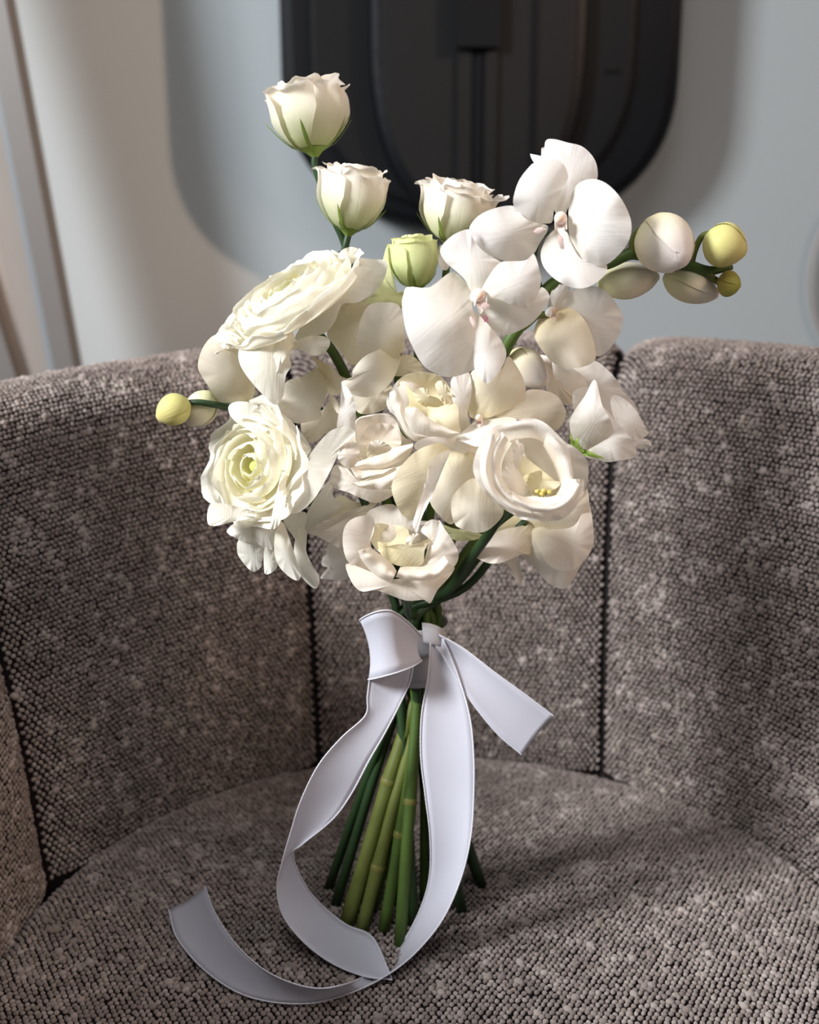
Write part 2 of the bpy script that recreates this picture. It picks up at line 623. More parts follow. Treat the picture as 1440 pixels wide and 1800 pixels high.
def nubs(name, pts, nrm, parent, pitch, seed):
    """yarn loops standing on the cloth; uncountable, one object"""
    r = rng(seed)
    V, S, Rt, Sh = [], [], [], []
    for p, n in zip(pts, nrm):
        big = noise.noise(Vector(p) * 55 + Vector((seed, 0, 0)))
        u = r.random()
        k = 1.0 + 0.20 * (r.random() - 0.5)
        flat = 0.85
        sh = 0.50 + 0.34 * (r.random() - 0.5) + 0.22 * big
        if u < 0.022:
            k *= r.uniform(1.35, 1.85)
            sh += 0.07
        elif big > 0.34 and u < 0.3:
            k *= r.uniform(1.15, 1.5)
            sh += 0.06
        q = n.to_track_quat('Z', 'Y') @ Quaternion((0, 0, 1), r.uniform(0, 6.28))
        e = q.to_euler()
        j = Vector((r.gauss(0, 1), r.gauss(0, 1), r.gauss(0, 1))) * pitch * 0.07
        V.append(p + j + n * 0.0007)
        el = r.uniform(0.9, 1.18)
        b = pitch * 0.42 * k
        S.append((b * el, b / el, b * flat))
        Rt.append((e.x, e.y, e.z))
        Sh.append(min(1, max(0, sh)))
    me = bpy.data.meshes.new(name)
    me.from_pydata([tuple(v) for v in V], [], [])
    for nm, typ, dat, fld in (('nscale', 'FLOAT_VECTOR', S, 'vector'), ('nrot', 'FLOAT_VECTOR', Rt, 'vector'), ('shade', 'FLOAT', Sh, 'value')):
        a = me.attributes.new(nm, typ, 'POINT')
        a.data.foreach_set(fld, np.asarray(dat, dtype=np.float32).ravel())
    o = obj(name, me, M['nub'], parent)
    md = o.modifiers.new('boucle', 'NODES')
    md.node_group = NG
    tag(o, kind='stuff')
    return o

PITCHF = 0.0038
PNAMES = ['armrest', 'back_panel', 'back_panel', 'back_panel', 'armrest']
for k in range(5):
    nu, nv = 33, NPROF * 2
    taus = [i / (nu - 1) for i in range(nu)]
    # denser sampling at the sewn edges
    taus = [0.5 - 0.5 * math.cos(math.pi * t) if False else (t + 0.035 * math.sin(2 * math.pi * t) * -1) for t in taus]
    V = []
    for t in taus:
        for j in range(nv):
            V.append(surf(k, t, (NPROF - 1) * j / (nv - 1)))
    panel = obj(PNAMES[k], mesh(V, grid_faces(nu, nv)), M['fbase'], chair)
    if k in (0, 4):
        # upholstered front end of the arm
        pe = [surf(k, 0.0 if k == 0 else 1.0, (NPROF - 1) * j / (nv - 1)) for j in range(nv)]
        n_ = len(pe)
        cap = pe + [Vector((pe[-1].x, pe[-1].y, 0.16)), Vector((pe[0].x, pe[0].y, 0.16))]
        dv = Vector((math.sin(rad(SEAMS[0 if k == 0 else 5])), -math.cos(rad(SEAMS[0 if k == 0 else 5])), 0)) * (0.012 if k == 0 else -0.012)
        cc = sum(cap, Vector()) / len(cap)
        V2 = [Vector(q) for q in cap] + [q.lerp(cc, 0.10) + dv for q in cap]
        m_ = len(cap)
        F2 = [(i, (i + 1) % m_, m_ + (i + 1) % m_, m_ + i) for i in range(m_)] + [tuple(range(m_, 2 * m_))]
        obj('arm_front', mesh(V2, F2, smooth=False), M['shell'], chair)
    # rows of loops
    pts, nr = [], []
    if k in (0, 4):
        t_lo, t_hi = (0.008, 0.985) if k == 0 else (0.015, 0.992)
    else:
        t_lo, t_hi = 0.012, 0.988
    # arc length along the profile
    s = 1.2
    row = 0
    while s < NPROF - 1.1:
        a = surf(k, 0.5, s)
        ds = 0.05
        b = surf(k, 0.5, s + ds)
        step = ds * PITCHF * 0.88 / max(1e-6, (b - a).length)
        rr = math.hypot(a.x - OX, a.y - OY)
        arc = rad(SEAMS[k + 1] - SEAMS[k]) * rr
        n = int(arc / PITCHF)
        for i in range(n):
            t = (i + (0.5 if row % 2 else 0.0)) / n
            jt = 0.003 * abs(noise.noise(Vector((s * 3.1, i * 1.7, k))))
            if t < t_lo + jt or t > t_hi - jt:
                continue
            p = surf(k, round(t, 3), s)
            d1 = surf(k, round(min(1, t + 0.01), 3), s) - surf(k, round(max(0, t - 0.01), 3), s)
            d2 = surf(k, round(t, 3), min(NPROF - 1, s + 0.1)) - surf(k, round(t, 3), s - 0.1)
            nn = d2.cross(d1)
            if nn.length < 1e-12:
                continue
            nn.normalize()
            if s < 14 and nn.dot(Vector((OX - p.x, OY - p.y, 0))) < 0:
                nn = -nn
            pts.append(p)
            nr.append(nn)
        s += step
        row += 1
    nubs('boucle_loops', pts, nr, panel, PITCHF, 10 + k)

# seam cords sunk between the panels
for k in range(1, 5):
    pp = [surf(k, 0.0, (NPROF - 2) * j / 40) for j in range(41)]
    c = Vector((OX, OY, 0))
    tube('seam_cord', [p + (Vector((p.x, p.y, 0)) - c).normalized() * 0.001 for p in pp], 0.0022, M['seam'], chair, 6)

# outer shell behind and under
def shell_ring(z, r):
    return [(OX + r * math.cos(rad(a)), OY + r * math.sin(rad(a)), z) for a in np.linspace(-42, 222, 60)]
V = []
rings = [(0.72, 0.385), (0.60, 0.380), (0.45, 0.365), (0.30, 0.335), (0.16, 0.29), (0.14, 0.26)]
for z, r in rings:
    V += shell_ring(z, r)
F = []
for i in range(len(rings) - 1):
    for k in range(59):
        F.append((i * 60 + k, i * 60 + k + 1, (i + 1) * 60 + k + 1, (i + 1) * 60 + k))
obj('outer_shell', mesh(V, F), M['shell'], chair)

# seat cushion
def seat_pt(a, t):
    """a angle, t 0..1 from centre to edge"""
    c, s = math.cos(a), math.sin(a)
    Rr = R0 - 0.004
    if s < 0:
        Rr = 0.27 + 0.05 * (-s)
    r = Rr * t
    z = SEAT + 0.004 * (1 - t * t)
    if t > 0.93:
        z -= 0.018 * ((t - 0.93) / 0.07) ** 2
    return Vector((OX + r * c, OY + r * s, z))
na, nt_ = 96, 24
V = [Vector((OX, OY, SEAT + 0.004))]
F = []
for j in range(1, nt_ + 1):
    for i in range(na):
        V.append(seat_pt(2 * math.pi * i / na, j / nt_))
for i in range(na):
    v = seat_pt(2 * math.pi * i / na, 1.0)
    V.append(Vector((v.x, v.y, SEAT - 0.12)))
for i in range(na):
    F.append((0, 1 + i, 1 + (i + 1) % na))
for j in range(nt_):
    for i in range(na):
        a = 1 + j * na + i
        b = 1 + j * na + (i + 1) % na
        F.append((a, a + na, b + na, b))
seat = obj('seat_cushion', mesh(V, F), M['fbase'], chair)
pts, nr = [], []
row = 0
y = OY - 0.31
while y < OY + R0:
    x = OX - R0 + (0.5 * PITCHF if row % 2 else 0)
    while x < OX + R0:
        dx, dy = x - OX, y - OY
        d = math.hypot(dx, dy)
        s = dy / max(d, 1e-6)
        Rr = (R0 - 0.004) if s >= 0 else 0.27 + 0.05 * (-s)
        t = d / Rr
        if t < 0.985:
            p = seat_pt(math.atan2(dy, dx), t)
            pts.append(p)
            nr.append(Vector((dx * 0.5 * max(0, t - 0.93) * 40, dy * 0.5 * max(0, t - 0.93) * 40, 1)).normalized())
        x += PITCHF
    y += PITCHF * 0.88
    row += 1
nubs('boucle_loops', pts, nr, seat, PITCHF, 30)
# upholstered border round the cushion
V, F = [], []
for z in (SEAT - 0.016, SEAT - 0.06, SEAT - 0.125, SEAT - 0.20):
    for i in range(49):
        v = seat_pt(math.pi + math.pi * i / 48, 1.0)
        q = Vector((v.x - OX, v.y - OY, 0)).normalized() * 0.002
        V.append((v.x + q.x, v.y + q.y, z))
for j in range(3):
    for i in range(48):
        a = j * 49 + i
        F.append((a, a + 1, a + 50, a + 49))
obj('seat_border', mesh(V, F), M['shell'], chair)
# base and legs
obj('seat_base', mesh(*tube_data([(OX, OY, 0.335), (OX, OY, 0.14)], [0.262, 0.25], 40)), M['shell'], chair)
for a in (45, 135, 225, 315):
    c, s = math.cos(rad(a)), math.sin(rad(a))
    obj('leg', mesh(*tube_data([(OX + 0.2 * c, OY + 0.2 * s, 0.16), (OX + 0.23 * c, OY + 0.23 * s, 0.0)], [0.018, 0.012], 12)), M['leg'], chair)
# ------------------------------------------------------------------ petals and flowers
ZM = {'1': (340, 380, 3.6), '2': (680, 220, 3.273), '3': (320, 660, 3.6), '4': (660, 620, 2.88),
      '5': (440, 100, 3.13), '6': (880, 360, 3.13), '7': (560, 860, 4.8), 'b': (560, 640, 4.8), '0': (0, 0, 1.0)}

def T(z, s):
    """'x,y x,y ...' measured in crop z -> photo pixels"""
    ox, oy, k = ZM[z]
    r = []
    for w in s.split():
        a, b = w.split(',')
        r.append((ox + float(a) / k, oy + float(b) / k))
    return r

_seed = [100]
def nseed():
    _seed[0] += 1
    return _seed[0]

def traced(name, parent, mat, out, anchor, Ya, Yt, bulge=0.006, lat=0.004, ruf=0.0016, tint=0.8, tpow=2.0):
    """a curved petal: outline at its own distance; it leaves the flower's heart at depth Ya,
    its far end lies at depth Yt, it swells by `bulge` on the way and its sides fall back by `lat`"""
    sd = nseed()
    n, K = 52, 9
    o = np.array(cr(out, n, True))
    c = o.mean(axis=0)
    a = np.array(anchor, dtype=float)
    d = c - a
    if np.hypot(*d) < 1:
        d = np.array((0.0, 1.0))
    d = d / np.hypot(*d)
    e = np.array((-d[1], d[0]))
    to = (o - a) @ d
    L = max(1.0, to.max())
    t0 = min(0.0, to.min())
    so = (o - c) @ e
    W = max(1.0, np.abs(so).max())
    V, tn, uv, F = [], [], [], []
    def put(p, k, ang):
        t = ((p - a) @ d) / L
        s = ((p - c) @ e) / W
        tt = min(1.0, max(0.0, t))
        w = k ** 3
        nz = noise.noise(Vector((math.cos(ang) * 1.6, math.sin(ang) * 1.6, sd * 3.7))) + \
            0.6 * noise.noise(Vector((math.cos(ang) * 4.5, math.sin(ang) * 4.5, sd * 1.9)))
        nb = noise.noise(Vector((p[0] * 0.018, p[1] * 0.018, sd * 2.3)))
        Y = Ya + (Yt - Ya) * t - bulge * 4 * tt * (1 - tt) + lat * s * s + ruf * 1.7 * nz * w + 0.0022 * nb
        V.append(P(p[0], p[1], Y))
        tn.append(tint * max(0.0, 1 - tt) ** tpow)
        uv.append((0.5 + 0.5 * s + sd * 0.37, t))
    put(c, 0, 0)
    for j in range(1, K + 1):
        k = j / K
        for i in range(n):
            put(c + (o[i] - c) * k, k, 2 * math.pi * i / n)
    for i in range(n):
        F.append((0, 1 + i, 1 + (i + 1) % n))
    for j in range(K - 1):
        for i in range(n):
            q, r_ = 1 + j * n + i, 1 + j * n + (i + 1) % n
            F.append((q, q + n, r_ + n, r_))
    return obj(name, mesh(V, F, True, tn, uv), mat, parent)

def cres(name, parent, mat, outer, inner, Yo, Yi, bulge=0.005, tint=0.3, ruf=0.0012):
    """a rolled rim or curled petal between an outer and an inner edge"""
    sd = nseed()
    n, m = 26, 9
    A, B = cr(outer, n), cr(inner, n)
    V, tn, uv = [], [], []
    def yy(Y, t):
        return Y if not isinstance(Y, (tuple, list)) else float(np.interp(t, np.linspace(0, 1, len(Y)), Y))
    for i in range(n):
        t = i / (n - 1)
        for j in range(m):
            k = j / (m - 1)
            p = A[i] + (B[i] - A[i]) * k
            Y = lerp(yy(Yo, t), yy(Yi, t), k) - bulge * 4 * k * (1 - k)
            Y += ruf * noise.noise(Vector((t * 5, k * 2, sd * 2.9))) * 1.5
            V.append(P(p[0], p[1], Y))
            tn.append(tint * k)
            uv.append((t * 1.5 + sd * 0.3, 1 - k))
    return obj(name, mesh(V, grid_faces(n, m), True, tn, uv), mat, parent)

def frame(axis, roll=0.0):
    q = axis.to_track_quat('Z', 'Y')
    return (q @ Quaternion((0, 0, 1), roll)).to_matrix()

def cup_petal(name, parent, mat, org, mx, R, prof, phi, span, sd, twist=0.06, ruf=0.05, rnd=0.22, tint=0.9, tp=2.0, notch=0.0, vs_=1.0, base_w=0.35, hf=0.5):
    nu, nv = 17, 12
    pr = cr(prof, 40)
    V, tn, uv = [], [], []
    for i in range(nu):
        u = -1 + 2 * i / (nu - 1)
        for j in range(nv):
            v = j / (nv - 1)
            ve = v * (1 - rnd * abs(u) ** 3 + notch * math.cos(u * 7 + sd)) * vs_
            f = min(0.999, max(0, ve)) * 39
            k = min(38, int(f))
            r, z = pr[k] + (pr[k + 1] - pr[k]) * (f - k)
            ph = phi + u * span * (base_w + (1 - base_w) * min(1, v * 1.6) ** 0.8)
            w = v ** 3
            nz = noise.noise(Vector((u * 1.6 + sd, v * 1.2, sd * 0.7))) + hf * noise.noise(Vector((u * 4.5, v * 2, sd * 1.3)))
            r = r * (1 + twist * u) + ruf * nz * w
            z = z + ruf * 0.8 * w * noise.noise(Vector((u * 2.6, 3.1, sd * 2.1)))
            V.append(org + mx @ Vector((r * R * math.cos(ph), r * R * math.sin(ph), z * R)))
            tn.append(tint * (1 - v) ** tp)
            uv.append((u * 0.5 + sd * 0.21, v))
    return obj(name, mesh(V, grid_faces(nu, nv), True, tn, uv), mat, parent)

def calyx(parent, org, mx, R, z0, prof, n=5, ln=0.75, seed=0):
    """narrow pointed green sepals hugging the cup"""
    rr = rng(seed)
    for i in range(n):
        ph = 2 * math.pi * i / n + rr.uniform(-0.25, 0.25)
        l = ln * rr.uniform(0.8, 1.15)
        V = []
        nn = 9
        for j in range(nn):
            t = j / (nn - 1)
            z = z0 + l * t
            r = float(np.interp(z, [p[1] for p in prof], [p[0] for p in prof])) * (1.08 + 0.10 * t * t)
            w = 0.075 * (1 - t) ** 0.8 * (0.5 + t) + 0.004
            for s in (-1, 0, 1):
                a = ph + s * w / max(0.15, r)
                rj = r + (0.035 if s == 0 else 0.02)
                V.append(org + mx @ Vector((rj * R * math.cos(a), rj * R * math.sin(a), z * R)))
        obj('sepal', mesh(V, grid_faces(nn, 3)), M['calyx'], parent)
    V, F = [], []
    seg = 14
    pf = [(0.05, z0 - 0.12), (0.13, z0 - 0.04), (0.22, z0 + 0.04), (0.34, z0 + 0.10)]
    for r, z in pf:
        for k in range(seg):
            a = 2 * math.pi * k / seg
            V.append(org + mx @ Vector((r * R * math.cos(a), r * R * math.sin(a), z * R)))
    for i in range(len(pf) - 1):
        for k in range(seg):
            k2 = (k + 1) % seg
            F.append((i * seg + k, i * seg + k2, (i + 1) * seg + k2, (i + 1) * seg + k))
    obj('calyx', mesh(V, F), M['calyx'], parent)

# neck of the bouquet and feet of the stems
NECK = P(736, 1135, -0.012)
_feet = [(548, 1545), (578, 1560), (607, 1632), (634, 1640), (675, 1636), (703, 1662), (745, 1585), (780, 1600),
         (812, 1602), (846, 1556), (626, 1588), (700, 1590), (760, 1560), (655, 1600), (728, 1625), (800, 1560), (590, 1590), (690, 1560)]
_stem_i = [0]
ZF = SEAT + 0.0050
def stem(parent, base, back, foot, slot, r=0.0030, mat='stem', mid=None, node=False):
    """from the flower through the tied neck down to its foot on the seat"""
    base = Vector(base)
    back = Vector(back)
    a = slot * 2.39996
    rr = 0.0108 * math.sqrt((slot + 0.5) / 19.0)
    nx, ny = rr * math.cos(a), rr * math.sin(a)
    nk = NECK + Vector((nx, ny, 0))
    ft = G(foot[0], foot[1], ZF)
    top = nk + Vector((nx * 0.25, ny * 0.2, 0.022))
    bot = nk + Vector((nx * 0.1, ny * 0.1, -0.018))
    pts = [base]
    L = (base - top).length
    if mid is not None:
        pts += [Vector(m) for m in mid]
    else:
        pts.append(base + back * min(0.03, L * 0.3))
        m = base.lerp(top, 0.62)
        pts.append(m + (NECK - m) * 0.08 + Vector((0, 0.004, 0)))
    pts += [top, nk, bot, bot.lerp(ft, 0.5) + Vector((0, 0, 0.002)), ft]
    n = 44
    sm = [Vector(q) for q in cr([tuple(p) for p in pts], n)]
    rad_ = [r * (0.75 + 0.35 * i / (n - 1)) for i in range(n)]
    if node:
        q = n - 4 - (slot * 5) % 4
        rad_[q] *= 1.14
    V, F = tube_data(sm, rad_, 9)
    so = obj('stem', mesh(V, F), M[mat], parent)
    if node:
        dn = (sm[q + 1] - sm[q - 1]).normalized()
        V, F = tube_data([sm[q] - dn * 0.0035, sm[q] - dn * 0.0012, sm[q] + dn * 0.0014, sm[q] + dn * 0.0035], [rad_[q] * 0.82, rad_[q] * 1.05, rad_[q] * 1.04, rad_[q] * 0.82], 9)
        obj('stem_node', mesh(V, F), M['stemy'], so)
    return so

def lip(parent, ctr, Y, s, ax, hidden=False):
    """column with coloured cap, side lobes and pointed mid lobe of a moth orchid"""
    o = P(ctr[0], ctr[1], Y + (0.012 if hidden else 0))
    R = s * depth_of(o) / FPX
    up = (UPV - ax * UPV.dot(ax)).normalized()
    rt = up.cross(ax)
    # column
    V, F, tn = [], [], []
    pts = [o - ax * R * 0.2 + up * R * 0.10, o + ax * R * 0.25 + up * R * 0.12, o + ax * R * 0.55 + up * R * 0.05, o + ax * R * 0.78 - up * R * 0.05]
    rd = [0.30 * R, 0.34 * R, 0.30 * R, 0.12 * R]
    pp = [Vector(q) for q in cr([tuple(p) for p in pts], 10)]
    rr = [float(q[0]) for q in cr([(x,) for x in rd], 10)]
    V, F = tube_data(pp, rr, 12)
    for i in range(10):
        tn += [0.0 if hidden else max(0.0, (i - 5.5) / 3.5)] * 12
    col = obj('bloom', mesh(V, F, True, tn, [(0, 0)] * len(V)), M['column'], parent)
    def lobe(a, b, c, w, tn_):
        pts = [Vector(q) for q in cr([tuple(a), tuple(b), tuple(c)], 9)]
        V, tt, uv = [], [], []
        side = (c - a).cross(ax)
        side = side.normalized() if side.length > 1e-6 else rt
        for i, p in enumerate(pts):
            t = i / 8
            ww = w * math.sin(math.pi * (0.08 + 0.86 * t)) ** 0.8
            for k in (-1, -0.4, 0.4, 1):
                V.append(p + side * ww * k + ax * abs(k) * w * 0.35)
                tt.append(tn_ * (1 - t))
                uv.append((k, t))
        obj('lip', mesh(V, grid_faces(9, 4), True, tt, uv), M['lip'], col)
    if hidden:
        return col
    for sgn in (-1, 1):
        lobe(o - up * R * 0.15, o + rt * sgn * R * 0.30 - up * R * 0.35 + ax * R * 0.45, o + rt * sgn * R * 0.28 - up * R * 0.15 + ax * R * 0.8, R * 0.24, 0.6)
    lobe(o - up * R * 0.2, o - up * R * 0.55 + ax * R * 0.55, o - up * R * 0.95 + ax * R * 0.5, R * 0.18, 0.5)
    return col

def bud(name, parent, mat, a, b, w, Ya, Yb, seams=3, tint=0.9):
    """egg-shaped bud from its stalk end a to its tip b, with furrows where the sepals meet"""
    A, B = P(a[0], a[1], Ya), P(b[0], b[1], Yb)
    ax = (B - A)
    L = ax.length
    ax.normalize()
    mx = frame(ax, 0.7)
    Wm = w * depth_of(A) / FPX
    V, tn, uv, F = [], [], [], []
    nv, nu = 15, 24
    for j in range(nv):
        t = j / (nv - 1)
        r = math.sin(math.pi * (0.03 + 0.95 * t ** 0.9)) ** 0.62
        for i in range(nu):
            ph = 2 * math.pi * i / nu
            g = abs(math.sin(ph * seams / 2)) ** 0.35
            rr = Wm * 0.5 * r * (0.90 + 0.10 * g)
            V.append(A + mx @ Vector((rr * math.cos(ph), rr * math.sin(ph), L * t)))
            tn.append(tint * (1 - t) ** 1.3)
            uv.append((i / nu * 3, t))
    for j in range(nv - 1):
        for i in range(nu):
            i2 = (i + 1) % nu
            F.append((j * nu + i, j * nu + i2, (j + 1) * nu + i2, (j + 1) * nu + i))
    F.append(tuple(range(nu))[::-1])
    F.append(tuple((nv - 1) * nu + i for i in range(nu)))
    core = obj(name, mesh(V, F, True, tn, uv), mat, parent)
    prof = []
    for j in range(9):
        t = j / 8
        prof.append((math.sin(math.pi * (0.03 + 0.95 * t ** 0.9)) ** 0.62 * 1.03, t * L / (Wm * 0.5)))
    for i in range(3):
        cup_petal('sepal', core, mat, A, mx, Wm * 0.5, prof, 2 * math.pi * i / 3 + a[0], 1.12, a[0] + i, twist=0.035, ruf=0.02, rnd=0.10, tint=tint, tp=1.3, vs_=0.97, base_w=0.8, hf=0.1)
    return core

FLG = 'flowers of the white bouquet'

# ---- half-open lisianthus seen from the side
def lis_bud(label, base, top, Y, Rpx, seed, foot, slot, mat='lisb', openness=1.0, lean=0.0, scol='stem', mid=None, calyx_len=0.62, cat='flower', name='lisianthus'):
    A, B = P(base[0], base[1], Y), P(top[0], top[1], Y - lean)
    ax = (B - A).normalized()
    L = (B - A).length
    R = Rpx * depth_of(A) / FPX
    H = L / R
    t = empty(name)
    tag(t, label, cat, FLG)
    mx = frame(ax, seed * 0.9)
    o_ = openness
    outer = [(0.06, 0), (0.50, 0.12 * H), (0.84, 0.42 * H), (0.88, 0.68 * H), (0.88 + 0.06 * o_, 0.84 * H), (0.95 + 0.16 * o_, 0.87 * H)]
    midp = [(0.05, 0), (0.46, 0.14 * H), (0.76, 0.45 * H), (0.74, 0.75 * H), (0.70 + 0.04 * o_, 0.93 * H), (0.78 + 0.10 * o_, 0.97 * H)]
    inn = [(0.04, 0), (0.36, 0.2 * H), (0.58, 0.5 * H), (0.50, 0.82 * H), (0.40, 0.97 * H), (0.34, 1.0 * H)]
    rr = rng(seed)
    for i in range(5):
        cup_petal('petal', t, M[mat], A, mx, R, outer, 2 * math.pi * i / 5 + rr.uniform(-.2, .2), 0.92, seed + i * 1.7, ruf=0.26 * o_, rnd=0.22, notch=0.03, vs_=rr.uniform(0.84, 1.0), tint=1.0, tp=2.0, twist=0.10, hf=0.3)
    for i in range(4):
        cup_petal('petal', t, M[mat], A, mx, R, midp, 2 * math.pi * (i + 0.5) / 4 + rr.uniform(-.2, .2), 0.95, seed + 9 + i * 1.3, ruf=0.18 * o_ + 0.03, rnd=0.14, notch=0.02, vs_=rr.uniform(0.94, 1.0), tint=0.5)
    for i in range(3):
        cup_petal('petal', t, M[mat], A, mx, R, inn, 2 * math.pi * i / 3 + 0.4, 1.15, seed + 20 + i * 1.1, ruf=0.06, rnd=0.12, tint=0.4)
    calyx(t, A, mx, R, -0.02, [(float(p[0]), float(p[1])) for p in cr(outer, 30)][:20], 6, calyx_len * H * 0.72, seed)
    stem(t, A - ax * R * 0.06, -ax, foot, slot, 0.0026, scol, mid)
    return t

lis_bud('topmost creamy lisianthus with green calyx, alone above all the others', (553, 268), (535, 146), 0.03, 74, 3, (846, 1556), 1,
        openness=0.9, lean=-0.004, scol='stemd', mid=[P(556, 300, 0.03), P(585, 380, 0.03), P(612, 450, 0.03), P(650, 640, 0.03)])
lis_bud('creamy lisianthus just below the topmost bloom, right above the upper ranunculus', (613, 408), (628, 290), 0.015, 66, 8, (800, 1560), 4,
        openness=0.8, scol='stemd', mid=[P(606, 440, 0.015), P(600, 480, 0.02), P(650, 700, 0.02)])
lis_bud('cream lisianthus against the black panel, left of the upper orchid', (792, 428), (812, 318), 0.015, 70, 14, (780, 1600), 7,
        openness=0.9, lean=0.004, mid=[P(785, 470, 0.02), P(775, 560, 0.02), P(750, 800, 0.01)])
lis_bud('pale green unopened lisianthus under the cream bloom beside the orchids', (733, 508), (724, 412), 0.0, 47, 21, (745, 1585), 10,
        mat='lisg', openness=0.15, calyx_len=0.4, mid=[P(735, 560, 0.01), P(735, 700, 0.01)])

# ---- ranunculus
def ranunculus(label, ctr, Y, Rpx, face, roll, seed, foot, slot, extra, ea, layers=8, mid=None, base_mid=None, hub=0.40, coremat='core', r0=0.15, soft=1.0):
    o = P(ctr[0], ctr[1], Y)
    R = Rpx * depth_of(o) / FPX
    ax = camdir(*face)
    t = empty('ranunculus')
    tag(t, label, 'flower', FLG)
    mx = frame(ax, roll)
    rr = rng(seed)
    org = o - ax * R * 0.42
    for i in range(layers):
        q = i / (layers - 1)
        ri = r0 + (1 - r0) * q ** 0.95
        hz = 0.40 + 0.18 * math.sin(math.pi * (0.10 + 0.75 * q)) - 0.14 * q ** 2
        tip = 0.60 + 0.50 * q
        prof = [(0.05, 0.02), (0.55 * ri + 0.04, 0.05 + 0.06 * (1 - q)), (0.98 * ri, hz * 0.55), (ri * (0.82 + 0.20 * q), hz * 0.88), (ri * tip, hz)]
        n = 3 + int(2.6 * q + 0.5)
        for k in range(n):
            sp_ = math.pi / n * 1.5
            cup_petal('petal', t, M['ran'], org, mx, R, prof, 2 * math.pi * k / n + i * 0.83 + rr.uniform(-.2, .2), sp_, seed + i * 7.3 + k * 1.9,
                      twist=0.10, ruf=(0.05 + 0.10 * q) * soft, rnd=0.10, vs_=rr.uniform(0.88, 1.0), tint=0.95 - 0.65 * q, tp=0.7 + 1.6 * q, hf=0.12)
    # green button
    V, F = tube_data([org + ax * R * 0.1, org + ax * R * (hub - 0.05), org + ax * R * (hub + 0.01), org + ax * R * (hub + 0.03)], [R * 0.12, R * 0.12, R * 0.08, R * 0.02], 12)
    obj('button', mesh(V, F), M[coremat], t)
    for e in extra:
        mat, out, Ya, Yt, bl, la = e
        traced('petal', t, M[mat], out, ea, Ya, Yt, bl, la, tint=0.4)
    stem(t, org, -ax, foot, slot, 0.0034, 'stem', mid, node=True)
    return t

ranunculus('big upturned cream ranunculus at the upper left of the bouquet', (500, 512), -0.032, 131, (-0.50, 0.74, 0.46), 0.3, 40, (703, 1662), 2, [
    ('ran', T('1', '135,765 180,720 260,740 320,795 265,830 210,840 160,820'), -0.035, -0.045, 0.003, 0.002),
    ('ran', T('1', '285,860 330,780 450,740 570,720 650,800 610,880 620,950 585,1010 570,1130 520,1195 440,1130 360,1040 300,950'), -0.04, -0.058, 0.010, 0.008),
    ('ran', T('1', '570,740 600,700 640,760 620,830 560,930 510,1010 470,1000 500,880'), -0.05, -0.062, 0.004, 0.006),
    ('ran', T('1', '590,825 690,770 780,755 850,770 865,812 830,862 760,882 690,852 625,840'), -0.04, -0.058, 0.004, 0.003),
    ('ran', T('1', '640,780 720,640 790,540 860,450 920,370 1000,330 1090,320 1140,370 1130,480 1040,545 940,560 900,660 840,735 760,760'), -0.03, -0.045, 0.008, 0.006),
    ('ran', T('1', '1000,340 1040,270 1130,272 1225,290 1205,400 1130,500 1050,548 960,530'), -0.02, -0.030, 0.006, 0.005),
    ('ran', T('1', '915,270 940,215 1010,195 1080,232 1040,262 980,330 930,350'), -0.02, -0.020, 0.003, 0.003),
], (480, 500), mid=[P(562, 590, -0.02), P(595, 635, -0.018), P(640, 740, -0.01), P(690, 920, -0.005)])

ranunculus('large cream ranunculus with green heart facing left at the lower left', (437, 818), -0.058, 100, (-0.55, 0.05, 0.83), 1.0, 77, (675, 1636), 5, [
    ('ran', T('3', '295,195 350,165 450,175 490,205 590,330 480,340 380,320 310,260'), -0.05, -0.045, 0.004, 0.003),
    ('ran', T('3', '490,195 560,200 650,250 720,320 818,470 720,520 600,420 540,320'), -0.05, -0.048, 0.006, 0.003),
    ('ran', T('3', '450,420 560,330 680,330 760,420 810,480 720,620 650,760 560,700'), -0.055, -0.056, 0.005, 0.006),
    ('rans', T('3', '645,850 650,740 700,650 780,540 870,420 950,345 1050,322 1095,370 1020,440 970,540 910,660 830,790 730,870'), -0.055, -0.075, 0.006, -0.004),
    ('rans', T('3', '755,985 800,850 880,730 960,640 955,760 1005,820 900,930 800,1000'), -0.05, -0.050, 0.005, 0.005),
    ('ran', T('3', '735,960 790,990 785,1100 820,1190 870,1280 850,1348 800,1322 740,1250 710,1150 712,1060'), -0.05, -0.060, 0.004, 0.004),
    ('ran', T('3', '600,960 640,930 690,1060 730,1190 752,1275 720,1297 650,1250 600,1180 582,1080'), -0.05, -0.068, 0.005, 0.005),
    ('ran', T('3', '172,948 180,812 300,820 430,850 470,890 430,905 330,925'), -0.05, -0.072, 0.005, 0.003),
    ('ran', T('3', '283,985 340,930 430,900 490,950 490,1062 400,1052 330,1025'), -0.05, -0.060, 0.005, 0.004),
    ('ran', T('3', '350,1120 365,1035 480,1055 548,1090 510,1160 500,1212 450,1242 395,1195'), -0.05, -0.056, 0.005, 0.004),
    ('ran', T('3', '520,1235 525,1090 590,1110 602,1212 545,1258'), -0.05, -0.062, 0.003, 0.003),
    ('ran', T('3', '430,930 470,830 560,800 600,900 590,1000 570,1100 500,1080 440,1010'), -0.052, -0.064, 0.006, 0.006),
    ('ran', T('3', '560,960 575,850 610,700 640,600 660,740 640,880 610,950 580,972'), -0.06, -0.082, 0.003, 0.004),
    ('ran', T('3', '640,870 740,860 790,880 770,990 740,1060 690,1000 650,940'), -0.05, -0.056, 0.004, 0.004),
], (430, 800), layers=5, r0=0.26, soft=1.5, hub=0.30, mid=[P(520, 860, -0.035), P(600, 930, -0.025), P(680, 1020, -0.015)])

